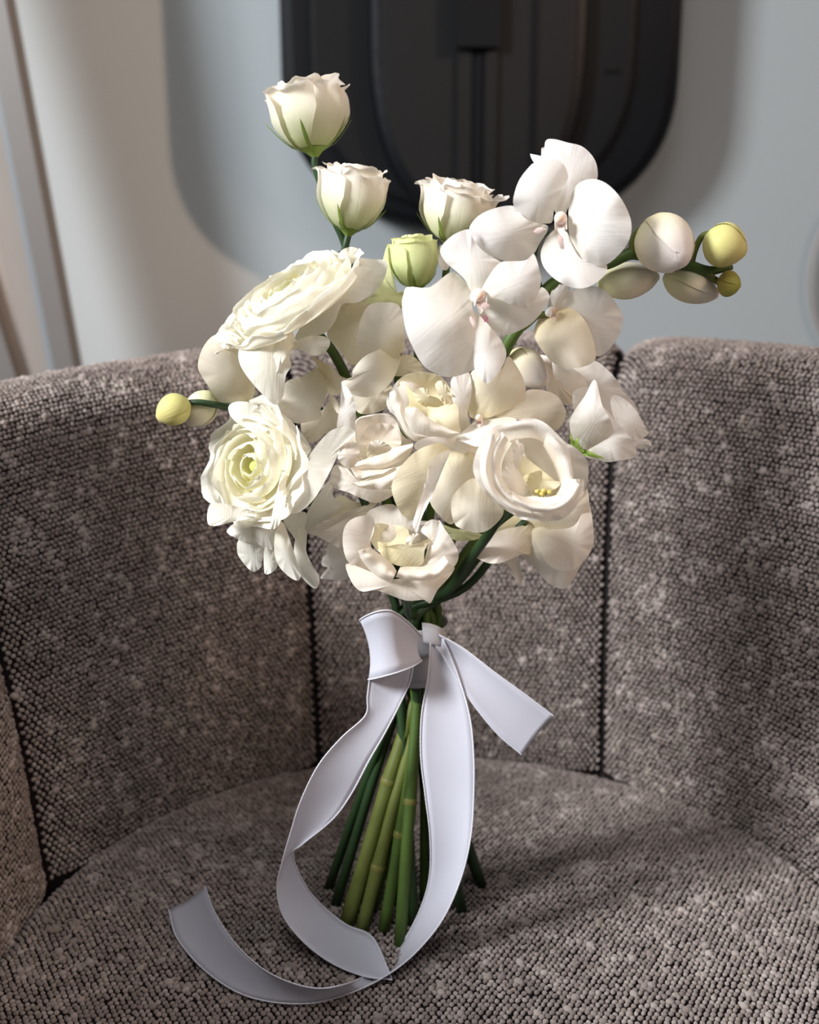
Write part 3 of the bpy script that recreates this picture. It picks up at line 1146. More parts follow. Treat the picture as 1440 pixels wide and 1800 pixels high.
# ---- moth orchids
def spray(label):
    t = empty('orchid_spray')
    tag(t, label, 'orchid', FLG)
    return t

def flush(b, outs, Y):
    # mauve flush and flecks at the throat of a bloom
    for o_ in outs:
        traced('throat_flush', b, M['lip'], o_, o_[0], Y, Y, 0.0006, 0.0004, ruf=0.0002, tint=1.0, tpow=0.6)

def bloom(parent, ctr, Y, s, face, petals, lip_on=True):
    b = lip(parent, ctr, Y, s, camdir(*face), not lip_on)
    for nm, mat, out, Yt, bl, la in petals:
        traced(nm, b, M[mat], out, ctr, Y + 0.004, Yt, bl, la, ruf=0.0012, tint=0.75, tpow=2.6)
    return b

rs = spray('white orchid spray arching to the right with three open blooms and buds')
bg_ = bloom(rs, T('2', '1000,560')[0], -0.066, 34, (-0.1, 0.1, 0.95), [
    ('sepal', 'orc', T('2', '912,95 960,80 1040,100 1120,120 1178,170 1210,235 1208,320 1150,340 1090,370 1050,460 1010,540 960,480 940,330 915,200'), -0.050, 0.004, 0.006),
    ('sepal', 'orc', T('2', '825,165 860,182 900,170 890,135 920,130 960,190 905,228 850,218'), -0.044, 0.002, 0.002),
    ('sepal', 'orc', T('2', '474,612 485,570 530,520 600,485 680,465 740,470 790,530 850,560 920,575 925,610 880,680 850,735 800,780 720,786 640,770 560,730 500,680'), -0.072, 0.006, 0.006),
    ('sepal', 'orc', T('2', '925,640 985,590 1040,620 1070,700 1120,770 1200,790 1262,800 1262,850 1200,910 1130,938 1050,930 960,880 900,810 885,740 900,690'), -0.078, 0.002, 0.004),
    ('petal', 'orc', T('2', '733,480 728,420 760,320 820,240 860,212 950,195 1010,215 1042,280 1038,320 1005,380 975,440 960,500 950,560 890,568 840,590 815,652 770,610 745,550'), -0.070, 0.007, 0.007),
    ('petal', 'orc', T('2', '1045,520 1050,440 1080,360 1130,320 1200,311 1270,340 1340,410 1390,500 1409,580 1395,660 1350,730 1270,800 1200,809 1120,795 1090,760 1060,670 1045,590'), -0.082, 0.008, 0.008),
])
bh_ = bloom(rs, T('2', '515,1000')[0], -0.082, 34, (0.25, 0.1, 0.93), [
    ('sepal', 'orc', T('2', '308,732 320,690 370,640 430,608 478,603 500,660 550,720 610,760 660,795 630,870 580,920 540,960 490,960 450,890 400,840 340,790'), -0.076, 0.003, 0.006),
    ('sepal', 'orc', T('2', '560,1000 640,990 720,1020 790,1040 860,980 890,932 930,965 933,1010 890,1080 820,1150 720,1200 660,1205 600,1170 560,1130 530,1070'), -0.075, 0.003, 0.005),
    ('sepal', 'orc', T('2', '480,1060 560,1120 610,1180 660,1240 688,1310 670,1380 620,1450 580,1487 540,1460 505,1400 500,1300 490,1180'), -0.090, 0.004, 0.005),
    ('petal', 'orc', T('2', '600,850 655,790 720,783 800,778 848,742 880,840 889,890 870,970 820,1040 780,1056 720,1035 640,1000 570,985 545,950'), -0.086, 0.007, 0.005),
    ('petal', 'orc', T('2', '88,1040 95,980 120,930 240,935 330,870 385,843 450,900 500,960 490,1010 500,1080 520,1150 565,1250 580,1310 535,1380 450,1430 350,1450 260,1420 200,1370 150,1280 110,1180'), -0.090, 0.008, 0.010),
])
bloom(rs, T('2', '935,1085')[0], -0.052, 22, (0.4, 0.2, 0.85), [
    ('sepal', 'orc', T('2', '925,1080 935,1000 960,930 1000,915 1058,935 1020,1000 970,1070'), -0.050, 0.003, 0.003),
    ('petal', 'orc', T('2', '960,1070 1040,970 1120,930 1210,930 1280,970 1340,1060 1359,1110 1340,1200 1270,1300 1200,1326 1130,1220 1060,1110'), -0.040, 0.006, 0.006),
    ('petal', 'orcy', T('2', '848,1180 880,1110 940,1075 1020,1048 1090,1070 1150,1140 1190,1240 1202,1340 1150,1385 1050,1399 960,1370 890,1290 855,1230'), -0.065, 0.008, 0.007),
])
flush(bg_, [T('2', '845,612 870,590 905,588 915,602 880,625')], -0.084)
flush(bg_, [T('2', '985,640 1005,635 1020,680 1018,712 998,705')], -0.081)
flush(bh_, [T('2', '545,1030 570,1022 600,1045 580,1062 550,1058')], -0.094)
flush(bh_, [T('2', '475,1110 490,1100 510,1145 505,1170 490,1150')], -0.100)
for i_, (qx, qy) in enumerate(T('2', '552,1104 566,1098 578,1108 560,1116 574,1120 564,1128 578,1132')):
    a_ = P(qx, qy, -0.0965)
    V, F = tube_data([a_ + Vector((0, 0.001, 0)), a_, a_ + Vector((0, -0.0006, 0))], [0.0004, 0.0005, 0.0002], 6)
    obj('throat_fleck', mesh(V, F), M['throat'], bh_)
tube('stem', [P(885, 620, -0.05), P(905, 585, -0.052), P(945, 535, -0.05), P(965, 505, -0.048), P(1010, 478, -0.048), P(1068, 464, -0.05), P(1112, 446, -0.05), P(1160, 458, -0.046), P(1210, 466, -0.046), P(1245, 476, -0.046), P(1288, 470, -0.046)],
     [0.0034, 0.0034, 0.0032, 0.0032, 0.003, 0.003, 0.0032, 0.003, 0.0028, 0.0026, 0.0012], M['stem'], rs, 9, 60)
tube('pedicel', [P(948, 505, -0.05), P(938, 460, -0.055), P(945, 425, -0.06), P(962, 405, -0.064)], 0.0018, M['stemd'], rs, 8, 16)
tube('pedicel', [P(900, 590, -0.052), P(925, 572, -0.052), P(945, 555, -0.051), P(962, 553, -0.05)], 0.0018, M['stemo'], rs, 8, 14)
tube('pedicel', [P(1112, 452, -0.05), P(1113, 425, -0.052), P(1122, 407, -0.055), P(1140, 401, -0.058)], [0.0024, 0.002, 0.0018, 0.002], M['stemo'], rs, 8, 16)
tube('pedicel', [P(1215, 468, -0.046), P(1222, 440, -0.048), P(1234, 416, -0.05), P(1250, 410, -0.05)], 0.0016, M['stemo'], rs, 8, 16)
tube('pedicel', [P(1240, 474, -0.046), P(1252, 488, -0.047), P(1264, 496, -0.048)], 0.0018, M['stemo'], rs, 8, 12)
bud('bud', rs, M['budw'], (1136, 396), (1205, 462), 98, -0.050, -0.072)
bud('bud', rs, M['budg'], (1238, 420), (1312, 444), 76, -0.052, -0.060)
bud('bud', rs, M['budd'], (1262, 495), (1302, 502), 45, -0.048, -0.054)
bud('bud', rs, M['budp'], (1168, 486), (1262, 520), 58, -0.042, -0.040)
bud('bud', rs, M['budp'], (1052, 500), (1158, 486), 62, -0.040, -0.036)
stem(rs, P(885, 620, -0.05), Vector((0, 0, -1)), (607, 1632), 3, 0.0044, 'stemo', mid=[P(868, 660, -0.035), P(840, 760, -0.02), P(790, 930, -0.015)], node=True)

ls = spray('orchid spray at the far left with two small buds over the armchair')
bloom(ls, T('1', '385,1130')[0], -0.034, 18, (-0.3, 0.2, 0.9), [
    ('petal', 'orcy', T('1', '28,950 40,880 80,800 140,750 220,760 300,830 320,930 360,1030 390,1090 370,1160 330,1195 220,1192 150,1160 90,1070 45,1000'), -0.045, 0.008, 0.007),
], False)
bloom(ls, T('1', '830,1010')[0], -0.028, 18, (0.3, 0.2, 0.9), [
    ('petal', 'orcs', T('1', '530,1215 570,1080 600,1040 650,1025 700,1010 760,970 815,955 850,1010 840,1130 805,1220 812,1272 740,1300 630,1306'), -0.048, 0.007, 0.007),
    ('petal', 'orcy', T('1', '680,1310 700,1250 810,1230 870,1170 920,1240 912,1330 830,1380 770,1430 720,1420 690,1380'), -0.034, 0.004, 0.005),
    ('sepal', 'orcy', T('1', '858,1122 900,1155 935,1220 928,1260 880,1200'), -0.05, 0.002, 0.002),
    ('sepal', 'orcy', T('1', '755,885 810,920 870,950 930,1010 1000,1045 940,1115 860,1125 810,1000'), -0.025, 0.004, 0.004),
], False)
tube('stem', [P(328, 708, -0.045), P(350, 707, -0.046), P(375, 711, -0.044), P(402, 715, -0.038), P(440, 715, -0.03), P(560, 720, -0.02), P(600, 800, -0.015)],
     [0.0016, 0.0017, 0.0019, 0.002, 0.0022, 0.0026, 0.003], M['stemd'], ls, 8, 36)
bud('bud', ls, M['budg'], (333, 706), (276, 736), 54, -0.046, -0.050)
bud('bud', ls, M['budp'], (372, 690), (334, 748), 56, -0.036, -0.036)
stem(ls, P(600, 800, -0.015), Vector((0, 0, -1)), (812, 1602), 6, 0.003, 'stemd', mid=[P(640, 880, -0.01), P(690, 980, -0.008)])

cs = spray('orchid spray at the heart of the bouquet with cream blooms between the lisianthus')
bloom(cs, T('1', '1290,900')[0], -0.046, 18, (0.2, 0.1, 0.9), [
    ('petal', 'lisy', T('1', '845,750 900,640 960,570 1050,548 1115,568 1080,700 1060,850 1030,930 990,935 930,850'), -0.034, 0.004, 0.005),
    ('petal', 'orcs', T('1', '1015,900 1030,780 1060,650 1110,565 1200,545 1288,555 1322,620 1337,740 1310,850 1200,960 1060,980'), -0.046, 0.007, 0.007),
    ('sepal', 'orcy', T('1', '980,1080 1050,1100 1150,1120 1245,1070 1255,1130 1222,1212 1120,1252 1030,1230'), -0.046, 0.005, 0.005),
    ('petal', 'orcs', T('1', '943,1045 1000,1022 1012,970 1080,890 1180,840 1260,790 1322,728 1337,800 1322,880 1292,970 1252,1050 1180,1120 1100,1146 1020,1132 980,1090'), -0.068, 0.007, 0.006),
    ('sepal', 'orc', T('3', '1012,38 1060,95 1095,180 1099,270 1088,380 1030,410 980,340 998,200 1008,100'), -0.066, 0.004, 0.004),
], False)
bloom(cs, T('4', '525,340')[0], -0.068, 20, (-0.1, 0.1, 0.95), [
    ('petal', 'orcy', T('4', '480,110 520,80 580,100 640,80 670,20 705,50 748,130 762,200 742,262 640,302 560,335 500,335 470,300 478,200'), -0.066, 0.006, 0.006),
    ('petal', 'orcy', T('4', '600,310 740,240 770,190 850,190 920,220 963,290 952,350 910,396 860,380 780,345 680,335'), -0.060, 0.005, 0.006),
    ('sepal', 'orc', T('4', '383,140 430,100 475,105 487,200 467,305 482,370 440,405 408,330 388,230'), -0.068, 0.004, 0.003),
    ('sepal', 'orc', T('4', '385,432 440,400 520,340 620,320 715,340 630,390 560,430 520,475 440,450'), -0.084, 0.003, 0.002),
])
bloom(cs, T('4', '510,505')[0], -0.074, 20, (-0.1, -0.3, 0.9), [
    ('sepal', 'orc', T('4', '198,462 260,428 360,428 470,448 525,485 500,525 400,500 300,482 215,495'), -0.086, 0.003, 0.002),
    ('petal', 'orcy', T('4', '275,740 330,600 375,490 450,490 530,560 520,660 450,740 395,865 330,830'), -0.082, 0.005, 0.006),
    ('petal', 'orcy', T('4', '383,760 420,690 500,635 580,690 650,800 590,885 520,912 440,892 398,860'), -0.088, 0.006, 0.006),
    ('sepal', 'lisg', T('4', '340,870 400,890 500,905 545,930 480,952 400,948 360,915'), -0.055, 0.002, 0.002),
    ('petal', 'lisy', T('4', '83,700 100,620 150,550 220,490 320,458 380,480 330,560 300,660 260,760 200,848 130,812'), -0.094, 0.008, 0.006),
    ('sepal', 'orc', T('4', '193,885 195,840 240,700 265,600 290,535 378,493 345,580 290,720 240,820 210,908'), -0.108, 0.003, -0.003),
], False)
bud('bud', cs, M['budw'], T('4', '700,-10')[0], T('4', '850,170')[0], 58, -0.04, -0.052)
stem(cs, P(840, 760, -0.03), Vector((0, 0, -1)), (634, 1640), 8, 0.0036, 'stemo', mid=[P(820, 840, -0.028), P(790, 960, -0.02)], node=True)

ob = spray('loose white orchid bloom hanging at the lower right under the big open lisianthus')
bloom(ob, T('4', '780,860')[0], -0.048, 18, (0.2, -0.5, 0.8), [
    ('petal', 'orcy', T('4', '590,925 680,840 760,800 900,800 1020,760 1070,690 1082,770 1062,850 950,895 780,900 680,920'), -0.056, 0.005, 0.004),
    ('petal', 'lis', T('4', '488,1005 600,915 720,880 800,880 818,1010 740,1022 640,1062 560,1062'), -0.058, 0.004, 0.005),
    ('petal', 'lis', T('4', '735,1020 790,980 800,890 960,880 1070,840 1102,890 1102,980 1050,1060 1000,1150 960,1195 900,1182 850,1142 790,1070'), -0.046, 0.007, 0.006),
    ('petal', 'lis', T('4', '815,910 1000,880 1075,760 1103,880 1100,980 1060,1050 1000,1100 920,1100 850,1040'), -0.056, 0.007, 0.006),
    ('sepal', 'lis', T('4', '660,1040 720,1020 742,1180 700,1135'), -0.045, 0.002, 0.002),
], False)
stem(ob, P(925, 915, -0.045), Vector((0, 0, -1)), (578, 1560), 12, 0.0028, 'stemd', mid=[P(880, 960, -0.045), P(815, 1035, -0.03)])

# ---- open lisianthus
def lisi(label, petals, anchor, Y, base, foot, slot, scol='stem', mid=None, r=0.003, stam=None, cal=None):
    t = empty('lisianthus')
    tag(t, label, 'flower', FLG)
    for p in petals:
        if p[0] == 'c':
            _, mat, outer, inner, Yo, Yi, bl = p
            cres('petal', t, M[mat], outer, inner, Yo, Yi, bl)
        else:
            mat, out, Ya, Yt, bl, la = p
            traced('petal', t, M[mat], out, anchor, Ya, Yt, bl, la, tint=0.45)
    if stam:
        for i, (sx, sy) in enumerate(stam):
            a = P(sx, sy, Y + 0.012)
            b = P(sx + (i % 3 - 1) * 4, sy - 5, Y - 0.002)
            tube('stamen', [a, b, b + Vector((0.001, -0.001, 0))], [0.0006, 0.0007, 0.0014], M['stamen'], t, 6)
    if cal:
        for out, Ya, Yt in cal:
            traced('sepal', t, M['calyx'], out, base, Ya, Yt, 0.002, 0.001, tint=0)
    stem(t, P(base[0], base[1], Y + 0.025), Vector((0, 0.3, -1)).normalized(), foot, slot, r, scol, mid)
    return t

YM = -0.100
lisi('wide open white lisianthus with yellow stamens facing the front at the right', [
    ('lisw', T('4', '600,375 720,345 800,333 872,365 960,450 1012,480 1062,530 1080,600 1062,690 1000,720 900,640 800,560 700,480'), YM + 0.02, YM + 0.004, 0.002, 0.004),
    ('lisw', T('4', '495,600 512,500 565,410 620,368 690,385 720,480 720,600 760,700 820,790 760,846 690,815 610,765 545,700'), YM + 0.02, YM + 0.000, 0.006, 0.004),
    ('lisw', T('4', '690,790 760,730 880,730 990,690 1055,640 1040,740 965,832 880,852 760,847 720,830'), YM + 0.006, YM - 0.004, 0.006, 0.004),
    ('c', 'lisw', T('4', '610,380 700,352 800,345 880,380 960,460 990,540 985,620'), T('4', '670,470 720,440 790,440 850,480 890,540 910,600 930,655'), YM - 0.004, YM + 0.012, 0.005),
    ('c', 'lisw', T('4', '640,400 600,470 585,560 600,650 660,730 760,790 860,800'), T('4', '690,460 650,530 640,600 655,650 700,705 790,735 880,750'), YM - 0.006, YM + 0.004, 0.006),
    ('c', 'lisw', T('4', '1035,640 1030,700 980,760 900,790 830,800 760,780 700,740'), T('4', '985,640 960,690 915,725 860,745 800,742 740,725 690,698'), YM - 0.010, YM - 0.002, 0.006),
    ('lisy', T('4', '640,570 690,460 780,430 860,470 915,560 935,650 900,740 800,740 690,690'), YM + 0.022, YM + 0.022, -0.004, -0.004),
    ('c', 'lisw', T('4', '870,400 940,470 990,560 1000,640 960,720'), T('4', '850,470 885,530 915,590 935,660 912,730'), YM - 0.006, YM + 0.006, 0.004),
    ('c', 'lisw', T('4', '560,430 530,540 545,660 610,745 700,810 790,835'), T('4', '625,400 590,500 580,600 610,690 690,760 790,800'), YM - 0.004, YM - 0.006, 0.004),
    ('c', 'lisw', T('4', '700,760 790,800 900,805 1000,760 1050,680'), T('4', '690,715 780,755 880,765 965,720 1010,650'), YM - 0.012, YM - 0.010, 0.003),
    ('lisw', T('4', '683,530 708,470 745,460 752,500 722,592 700,590'), YM + 0.01, YM - 0.002, 0.002, 0.002),
    ('lisw', T('4', '642,630 660,580 690,545 722,590 788,705 780,728 700,702'), YM + 0.012, YM - 0.001, 0.003, 0.002),
    ('lisy', T('4', '745,640 800,605 842,598 852,640 935,655 905,692 800,722'), YM + 0.012, YM + 0.004, 0.003, 0.002),
], T('4', '790,620')[0], YM, (880, 905), (846, 1556), 9, 'stemd', mid=[P(858, 940, -0.068), P(825, 985, -0.05), P(785, 1040, -0.03)], r=0.0034,
    stam=T('4', '825,715 845,712 862,718 850,728 832,726'))

YN = -0.092
lisi('open blush lisianthus at the bottom of the bouquet just above the ribbon', [
    ('lis', T('7', '400,220 520,140 640,132 720,220 830,265 930,270 1010,330 960,480 800,520 600,520 450,440'), YN + 0.03, YN + 0.026, 0.004, 0.004),
    ('lis', T('7', '203,430 230,300 320,235 450,225 470,330 440,470 520,580 620,690 600,782 480,750 330,680 235,590'), YN + 0.02, YN + 0.004, 0.006, 0.004),
    ('lis', T('7', '1010,262 1065,335 1130,430 1182,540 1162,630 1085,705 950,762 800,760 690,680 780,620 930,600 960,420'), YN + 0.02, YN + 0.002, 0.008, 0.006),
    ('lis', T('7', '228,640 300,640 480,720 620,760 760,740 950,740 1144,655 1105,740 1005,850 945,962 900,932 750,942 600,892 480,852 360,862 280,785'), YN + 0.008, YN - 0.004, 0.006, 0.004),
    ('lisy', T('7', '395,330 480,288 600,298 745,330 760,440 700,520 600,560 500,520 430,420'), YN + 0.022, YN + 0.024, -0.003, -0.004),
    ('lis', T('7', '865,350 935,262 1010,270 1060,350 1052,480 1000,620 890,645 915,520 930,420'), YN + 0.012, YN + 0.004, 0.004, 0.004),
    ('lis', T('7', '735,430 770,385 830,370 860,400 850,440 790,470 740,460'), YN + 0.012, YN + 0.012, 0.002, 0.002),
    ('lisy', T('7', '498,445 560,482 680,462 800,467 900,432 968,408 900,500 870,640 700,650 600,615 530,560'), YN + 0.008, YN - 0.002, 0.004, 0.004),
    ('c', 'lis', T('7', '335,520 360,590 430,680 520,750 620,785'), T('7', '430,485 480,520 560,580 620,630 660,690'), YN - 0.006, YN - 0.004, 0.006),
    ('c', 'lis', T('7', '650,740 760,765 900,770 1020,740 1120,650'), T('7', '690,655 780,652 890,650 980,630 1060,560'), YN - 0.008, YN - 0.002, 0.006),
], T('7', '690,560')[0], YN, (712, 1040), (626, 1588), 11, 'stemd', mid=[P(716, 1062, -0.045), P(722, 1082, -0.03)])

YK = -0.072
lisi('creamy rose-shaped lisianthus at the centre of the bouquet below the orchids', [
    ('lisw', T('b', '572,320 600,240 650,160 720,100 800,75 880,62 990,85 1060,135 1120,220 1170,340 1195,470 1195,590 1110,632 980,640 830,655 760,632 690,540 650,440 600,400'), YK + 0.02, YK + 0.018, 0.004, 0.006),
    ('lisy', T('b', '665,190 690,120 770,85 880,64 990,87 1050,132 1110,205 1155,325 1060,380 930,370 800,340 710,280'), YK + 0.016, YK + 0.012, -0.006, -0.004),
    ('lisy', T('b', '985,180 1035,140 1100,215 1150,312 1100,370 1040,310'), YK + 0.008, YK + 0.004, 0.004, 0.003),
    ('lisy', T('b', '805,235 860,200 922,213 932,262 1010,288 1058,352 960,372 880,350 820,300'), YK + 0.006, YK + 0.003, 0.003, 0.002),
    ('lisy', T('b', '740,188 775,220 850,325 950,360 1060,362 1130,325 1178,370 1182,470 1195,580 1080,560 900,500 760,420 720,380 765,335'), YK + 0.004, YK - 0.003, 0.006, 0.004),
    ('c', 'lisw', T('b', '600,240 600,320 640,400 680,480 740,590 830,652 930,625'), T('b', '668,200 690,260 720,330 722,400 760,490 830,560 920,610'), YK + 0.0, YK - 0.004, 0.005),
    ('c', 'lisw', T('b', '722,470 790,570 900,615 1000,615 1110,632 1195,588'), T('b', '730,370 830,370 920,450 1010,505 1100,545 1190,580'), YK - 0.006, YK - 0.010, 0.004),
], T('b', '900,360')[0], YK, (770, 780), (655, 1600), 13, 'stem', mid=[P(765, 840, -0.035), P(750, 980, -0.02)])

YL = -0.070
lisi('shaded blush lisianthus left of centre, tucked between the ranunculus and the folded orchid', [
    ('lis', T('b', '160,780 200,650 320,470 420,430 560,415 650,460 710,600 800,670 760,800 700,900 620,1060 480,1080 300,1000'), YL + 0.02, YL + 0.02, 0.004, 0.004),
    ('lis', T('b', '318,490 430,440 560,430 650,480 700,610 690,700 600,740 450,800 350,815 320,700'), YL + 0.014, YL + 0.010, -0.005, -0.004),
    ('lis', T('b', '340,680 400,545 520,500 625,520 695,625 680,700 600,730 450,790 360,805'), YL + 0.010, YL + 0.007, -0.003, -0.003),
    ('lis', T('b', '425,690 450,648 510,643 575,670 615,715 520,775 412,792'), YL + 0.006, YL + 0.003, 0.003, 0.002),
    ('lis', T('b', '162,790 190,680 260,648 335,680 345,800 300,890 225,865'), YL + 0.006, YL - 0.004, 0.005, 0.004),
    ('lis', T('b', '103,925 150,850 240,880 320,960 480,1020 630,1050 622,1112 490,1172 380,1142 250,1082 115,1035'), YL + 0.006, YL - 0.002, 0.005, 0.003),
    ('c', 'lis', T('b', '285,885 360,895 480,900 620,870 740,800 790,720'), T('b', '330,825 400,800 500,770 590,740 640,705 800,668'), YL - 0.004, YL - 0.006, 0.004),
    ('c', 'lis', T('b', '270,880 330,965 420,948 520,935 620,880'), T('b', '280,870 350,890 430,893 540,885 640,868'), YL - 0.012, YL - 0.006, 0.002),
    ('c', 'lis', T('b', '275,1005 350,1040 480,1060 600,1040 690,930'), T('b', '280,1000 370,985 500,940 610,890 715,848'), YL - 0.012, YL - 0.007, 0.004),
], T('b', '500,760')[0], YL, (640, 880), (590, 1590), 14, 'stemd', mid=[P(660, 930, -0.03), P(695, 1020, -0.02)])

YO = -0.055
lisi('half open cream lisianthus at the far right turned to the right', [
    ('lisw', T('4', '1190,240 1232,218 1310,280 1370,380 1382,412 1330,440 1290,430 1220,360'), YO + 0.004, YO + 0.004, 0.004, 0.004),
    ('lisw', T('4', '1300,420 1350,430 1394,450 1390,478 1320,482'), YO + 0.004, YO + 0.004, 0.002, 0.002),
    ('lis', T('4', '1003,200 1092,172 1110,230 1060,300 1010,300'), YO + 0.002, YO + 0.002, 0.003, 0.003),
    ('lisw', T('4', '1110,240 1150,270 1230,360 1290,430 1322,522 1230,546 1160,552 1050,512 1100,400'), YO - 0.002, YO - 0.012, 0.006, 0.006),
    ('lisw', T('4', '983,355 1010,290 1060,220 1112,136 1150,270 1190,340 1212,430 1192,490 1100,522 1040,502 1000,450'), YO - 0.004, YO - 0.016, 0.010, 0.010),
], (1012, 792), YO, (1008, 792), (760, 1560), 15, 'stemd', mid=[P(990, 800, -0.03), P(900, 900, -0.02), P(800, 1030, -0.012)],
    cal=[(T('4', '990,470 985,400 1000,440 1030,460 1025,500'), YO - 0.012, YO - 0.016), (T('4', '1000,480 1060,490 1110,510 1158,535 1100,528 1040,515'), YO - 0.012, YO - 0.022),
         (T('4', '1005,470 1022,430 1035,470 1060,500 1020,500'), YO - 0.012, YO - 0.020)])

lisi('pale ruffled lisianthus half hidden behind the half open one on the right', [
    ('lisw', T('4', '900,50 1000,30 1110,40 1180,90 1240,160 1250,190 1300,240 1327,312 1200,330 1100,270 1010,250 960,200 900,140'), -0.02, -0.018, 0.006, 0.006),
    ('lisw', T('4', '880,60 960,60 1060,130 1080,230 1000,250 930,200'), -0.024, -0.030, 0.004, 0.004),
    ('lis', T('4', '828,18 890,28 882,90 930,140 1008,240 960,265 870,190 862,120'), -0.03, -0.036, 0.004, 0.004),
], (960, 720), -0.02, (960, 740), (690, 1560), 16, 'stem')

lisi('blush petals of a hidden lisianthus behind the bottom bloom, below the left ranunculus', [
    ('lis', T('3', '803,992 880,930 1000,880 1235,800 1130,900 980,990 870,1015'), -0.045, -0.052, 0.004, 0.003),
    ('lis', T('3', '868,1012 960,950 1100,880 1190,870 1100,990 1020,1090 940,1062'), -0.050, -0.056, 0.005, 0.004),
    ('lisw', T('3', '880,1285 890,1268 940,1225 885,1200 892,1150 912,1130 925,1068 975,1070 1040,1130 1050,1280 960,1293'), -0.03, -0.032, 0.004, 0.003),
    ('lisy', T('3', '900,850 1000,760 1100,800 1230,800 1000,890 880,930'), -0.035, -0.036, 0.004, 0.004),
], (660, 930), -0.04, (650, 960), (728, 1625), 17, 'stemd')

lisi('pale green petals of a lisianthus sunk between upper ranunculus and green bud', [
    ('lisg', T('1', '1050,545 1130,500 1200,400 1240,440 1300,500 1340,470 1330,560 1200,560 1110,580'), 0.0, 0.0, 0.004, 0.004),
    ('lisy', T('1', '940,560 1010,540 1110,560 1060,680 1000,720 900,700'), -0.018, -0.018, 0.004, 0.004),
    ('lisg', T('2', '0,700 30,820 60,960 90,1010 80,1060 0,1010 -40,900'), 0.004, 0.004, 0.004, 0.004),
    ('lisy', T('2', '-60,1400 60,1330 150,1330 210,1400 150,1440 0,1440'), -0.03, -0.03, 0.003, 0.003),
    ('lisw', T('2', '290,730 320,690 370,760 350,830 310,820'), 0.0, 0.0, 0.003, 0.003),
], (700, 600), 0.0, (700, 600), (700, 1590), 0, 'stem')

# ------------------------------------------------------------------ ribbon
rb = empty('satin_ribbon')
tag(rb, 'white satin ribbon tied round the stems, its long tails curling onto the seat', 'ribbon')

def pt3(p):
    """(px, py, Y) or (px, py, 'z', height)"""
    return P(p[0], p[1], p[2]) if len(p) == 3 else G(p[0], p[1], p[3])

def strip(name, A, B, bow=0.0, n=60, stitch=True, mat='satin'):
    a = [Vector(q) for q in cr([tuple(pt3(p)) for p in A], n)]
    b = [Vector(q) for q in cr([tuple(pt3(p)) for p in B], n)]
    V, uv = [], []
    m = 9
    ln = 0
    for i in range(n):
        if i:
            ln += (a[i].lerp(b[i], .5) - a[i - 1].lerp(b[i - 1], .5)).length
        d = (b[i] - a[i])
        tg = a[min(i + 1, n - 1)] + b[min(i + 1, n - 1)] - a[max(i - 1, 0)] - b[max(i - 1, 0)]
        nn = d.cross(tg)
        nn = nn.normalized() if nn.length > 1e-9 else Vector((0, 0, 0))
        for j in range(m):
            k = j / (m - 1)
            V.append(a[i].lerp(b[i], k) + nn * bow * 4 * k * (1 - k))
            uv.append((k, ln / 0.03))
    o = obj(name, mesh(V, grid_faces(n, m), True, None, uv), M[mat], rb)
    sol = o.modifiers.new('thick', 'SOLIDIFY')
    sol.thickness = 0.00035
    if stitch:
        for e in (a, b):
            rr = [0.00038 + 0.00014 * (i % 2) for i in range(len(e) * 3)]
            ee = [Vector(q) for q in cr([tuple(p) for p in e], len(e) * 3)]
            V, F = tube_data(ee, rr, 5)
            obj('selvedge', mesh(V, F), M['selvedge'], o)
    return o

ZS = SEAT + 0.0078
# long tail: knot -> hangs in front -> curls along the seat to the left
strip('long_tail',
      [(757, 1130, -0.034), (752, 1190, -0.040), (741, 1260, -0.046), (740, 1330, -0.050), (748, 1400, -0.053), (756, 1470, -0.055), (755, 1540, -0.056), (738, 1600, -0.058), (705, 1660, -0.062), (660, 1705, -0.074), (600, 1732, 'z', ZS + 0.014), (540, 1735, 'z', ZS + 0.016), (470, 1708, 'z', ZS + 0.018), (415, 1660, 'z', ZS + 0.018), (378, 1605, 'z', ZS + 0.016), (360, 1557, 'z', ZS + 0.014)],
      [(779, 1122, -0.034), (806, 1190, -0.042), (826, 1260, -0.050), (833, 1330, -0.056), (833, 1400, -0.060), (828, 1470, -0.064), (812, 1540, -0.068), (782, 1610, -0.074), (740, 1665, -0.082), (690, 1708, 'z', ZS + 0.004), (625, 1742, 'z', ZS), (540, 1764, 'z', ZS), (440, 1753, 'z', ZS), (365, 1710, 'z', ZS), (312, 1650, 'z', ZS), (296, 1598, 'z', ZS)], bow=0.002, n=90)
# left tail: from the bow down, twisting once, its cut end lying on the seat
strip('left_tail',
      [(650, 1192, -0.046), (646, 1225, -0.048), (642, 1258, -0.050), (600, 1297, -0.054), (560, 1345, -0.058), (530, 1405, -0.062), (512, 1460, -0.064), (496, 1516, -0.066), (487, 1560, -0.066), (498, 1610, -0.070), (535, 1657, -0.076), (585, 1694, 'z', ZS + 0.001), (640, 1716, 'z', ZS), (690, 1722, 'z', ZS)],
      [(727, 1166, -0.044), (720, 1200, -0.046), (702, 1240, -0.048), (676, 1290, -0.050), (650, 1335, -0.052), (618, 1395, -0.054), (585, 1440, -0.058), (532, 1484, -0.062), (515, 1502, -0.062), (536, 1555, -0.056), (570, 1595, -0.050), (610, 1626, 'z', ZS + 0.004), (655, 1648, 'z', ZS + 0.001), (688, 1718, 'z', ZS)], bow=0.0015, n=80)
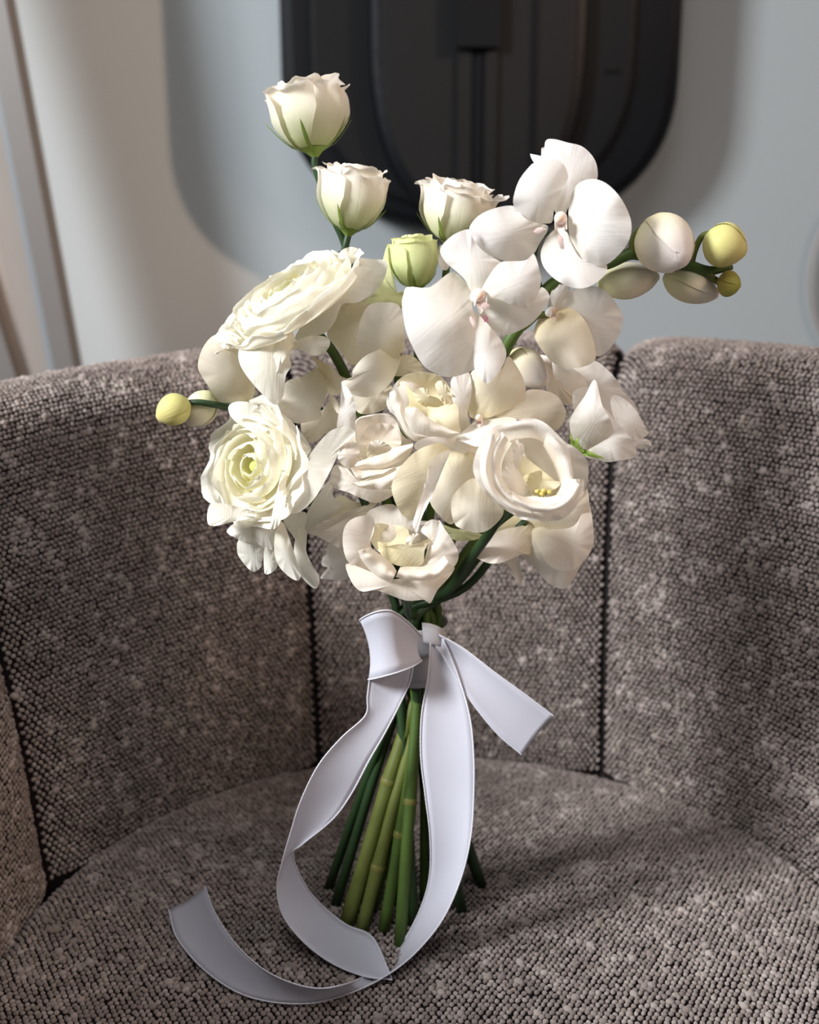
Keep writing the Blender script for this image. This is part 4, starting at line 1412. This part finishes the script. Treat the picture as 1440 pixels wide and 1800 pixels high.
# short loose end to the right
strip('short_tail',
      [(772, 1116, -0.034), (815, 1140, -0.040), (870, 1182, -0.046), (925, 1222, -0.050), (974, 1259, -0.052)],
      [(766, 1134, -0.034), (795, 1180, -0.040), (830, 1235, -0.046), (875, 1290, -0.050), (918, 1327, -0.052)], bow=-0.003, n=30)
# bow loop on the left: front leaf folded over a back leaf
strip('bow_loop',
      [(742, 1118, -0.042), (716, 1092, -0.050), (688, 1074, -0.056), (660, 1076, -0.056), (636, 1087, -0.050), (634, 1093, -0.044), (650, 1100, -0.034), (700, 1100, -0.026)],
      [(742, 1161, -0.044), (725, 1172, -0.052), (702, 1181, -0.058), (674, 1189, -0.058), (652, 1194, -0.052), (648, 1194, -0.046), (660, 1188, -0.036), (705, 1180, -0.028)], bow=0.003, n=50)
# wraps round the neck
def wrap(name, y0, y1, x0, x1, Yc, grow=0.0, mat='wrap'):
    a, b = P((x0 + x1) / 2, y0, Yc), P((x0 + x1) / 2, y1, Yc)
    r = (x1 - x0) / 2 * depth_of(a) / FPX
    V, uv = [], []
    n = 40
    for j in range(8):
        t = j / 7
        c = a.lerp(b, t)
        rr = r * (1 + grow * (2 * t - 1) ** 2 + 0.02 * math.sin(t * 9))
        for i in range(n + 1):
            th = 2 * math.pi * i / n
            V.append(c + Vector((rr * math.cos(th), rr * math.sin(th), 0.0006 * math.sin(th * 3 + t * 4))))
            uv.append((t, th))
    F = []
    for j in range(7):
        for i in range(n):
            q = j * (n + 1) + i
            F.append((q, q + 1, q + n + 2, q + n + 1))
    o = obj(name, mesh(V, F, True, None, uv), M[mat], rb)
    sol = o.modifiers.new('thick', 'SOLIDIFY')
    sol.thickness = 0.0006
    return o
wrap('upper_wrap', 1092, 1136, 686, 784, -0.012, 0.06)
wrap('lower_wrap', 1126, 1180, 690, 780, -0.012, 0.02)
wrap('wrap_band', 1176, 1190, 689, 781, -0.012, 0.02)
# knot: a short turn of ribbon pulled tight over the crossing
strip('knot', [(742, 1094, -0.0318), (757, 1096, -0.0335), (773, 1102, -0.0330), (785, 1112, -0.0290)],
      [(745, 1130, -0.0322), (760, 1134, -0.0340), (774, 1136, -0.0335), (782, 1138, -0.0300)], bow=0.0, n=16, stitch=False, mat='wrap')
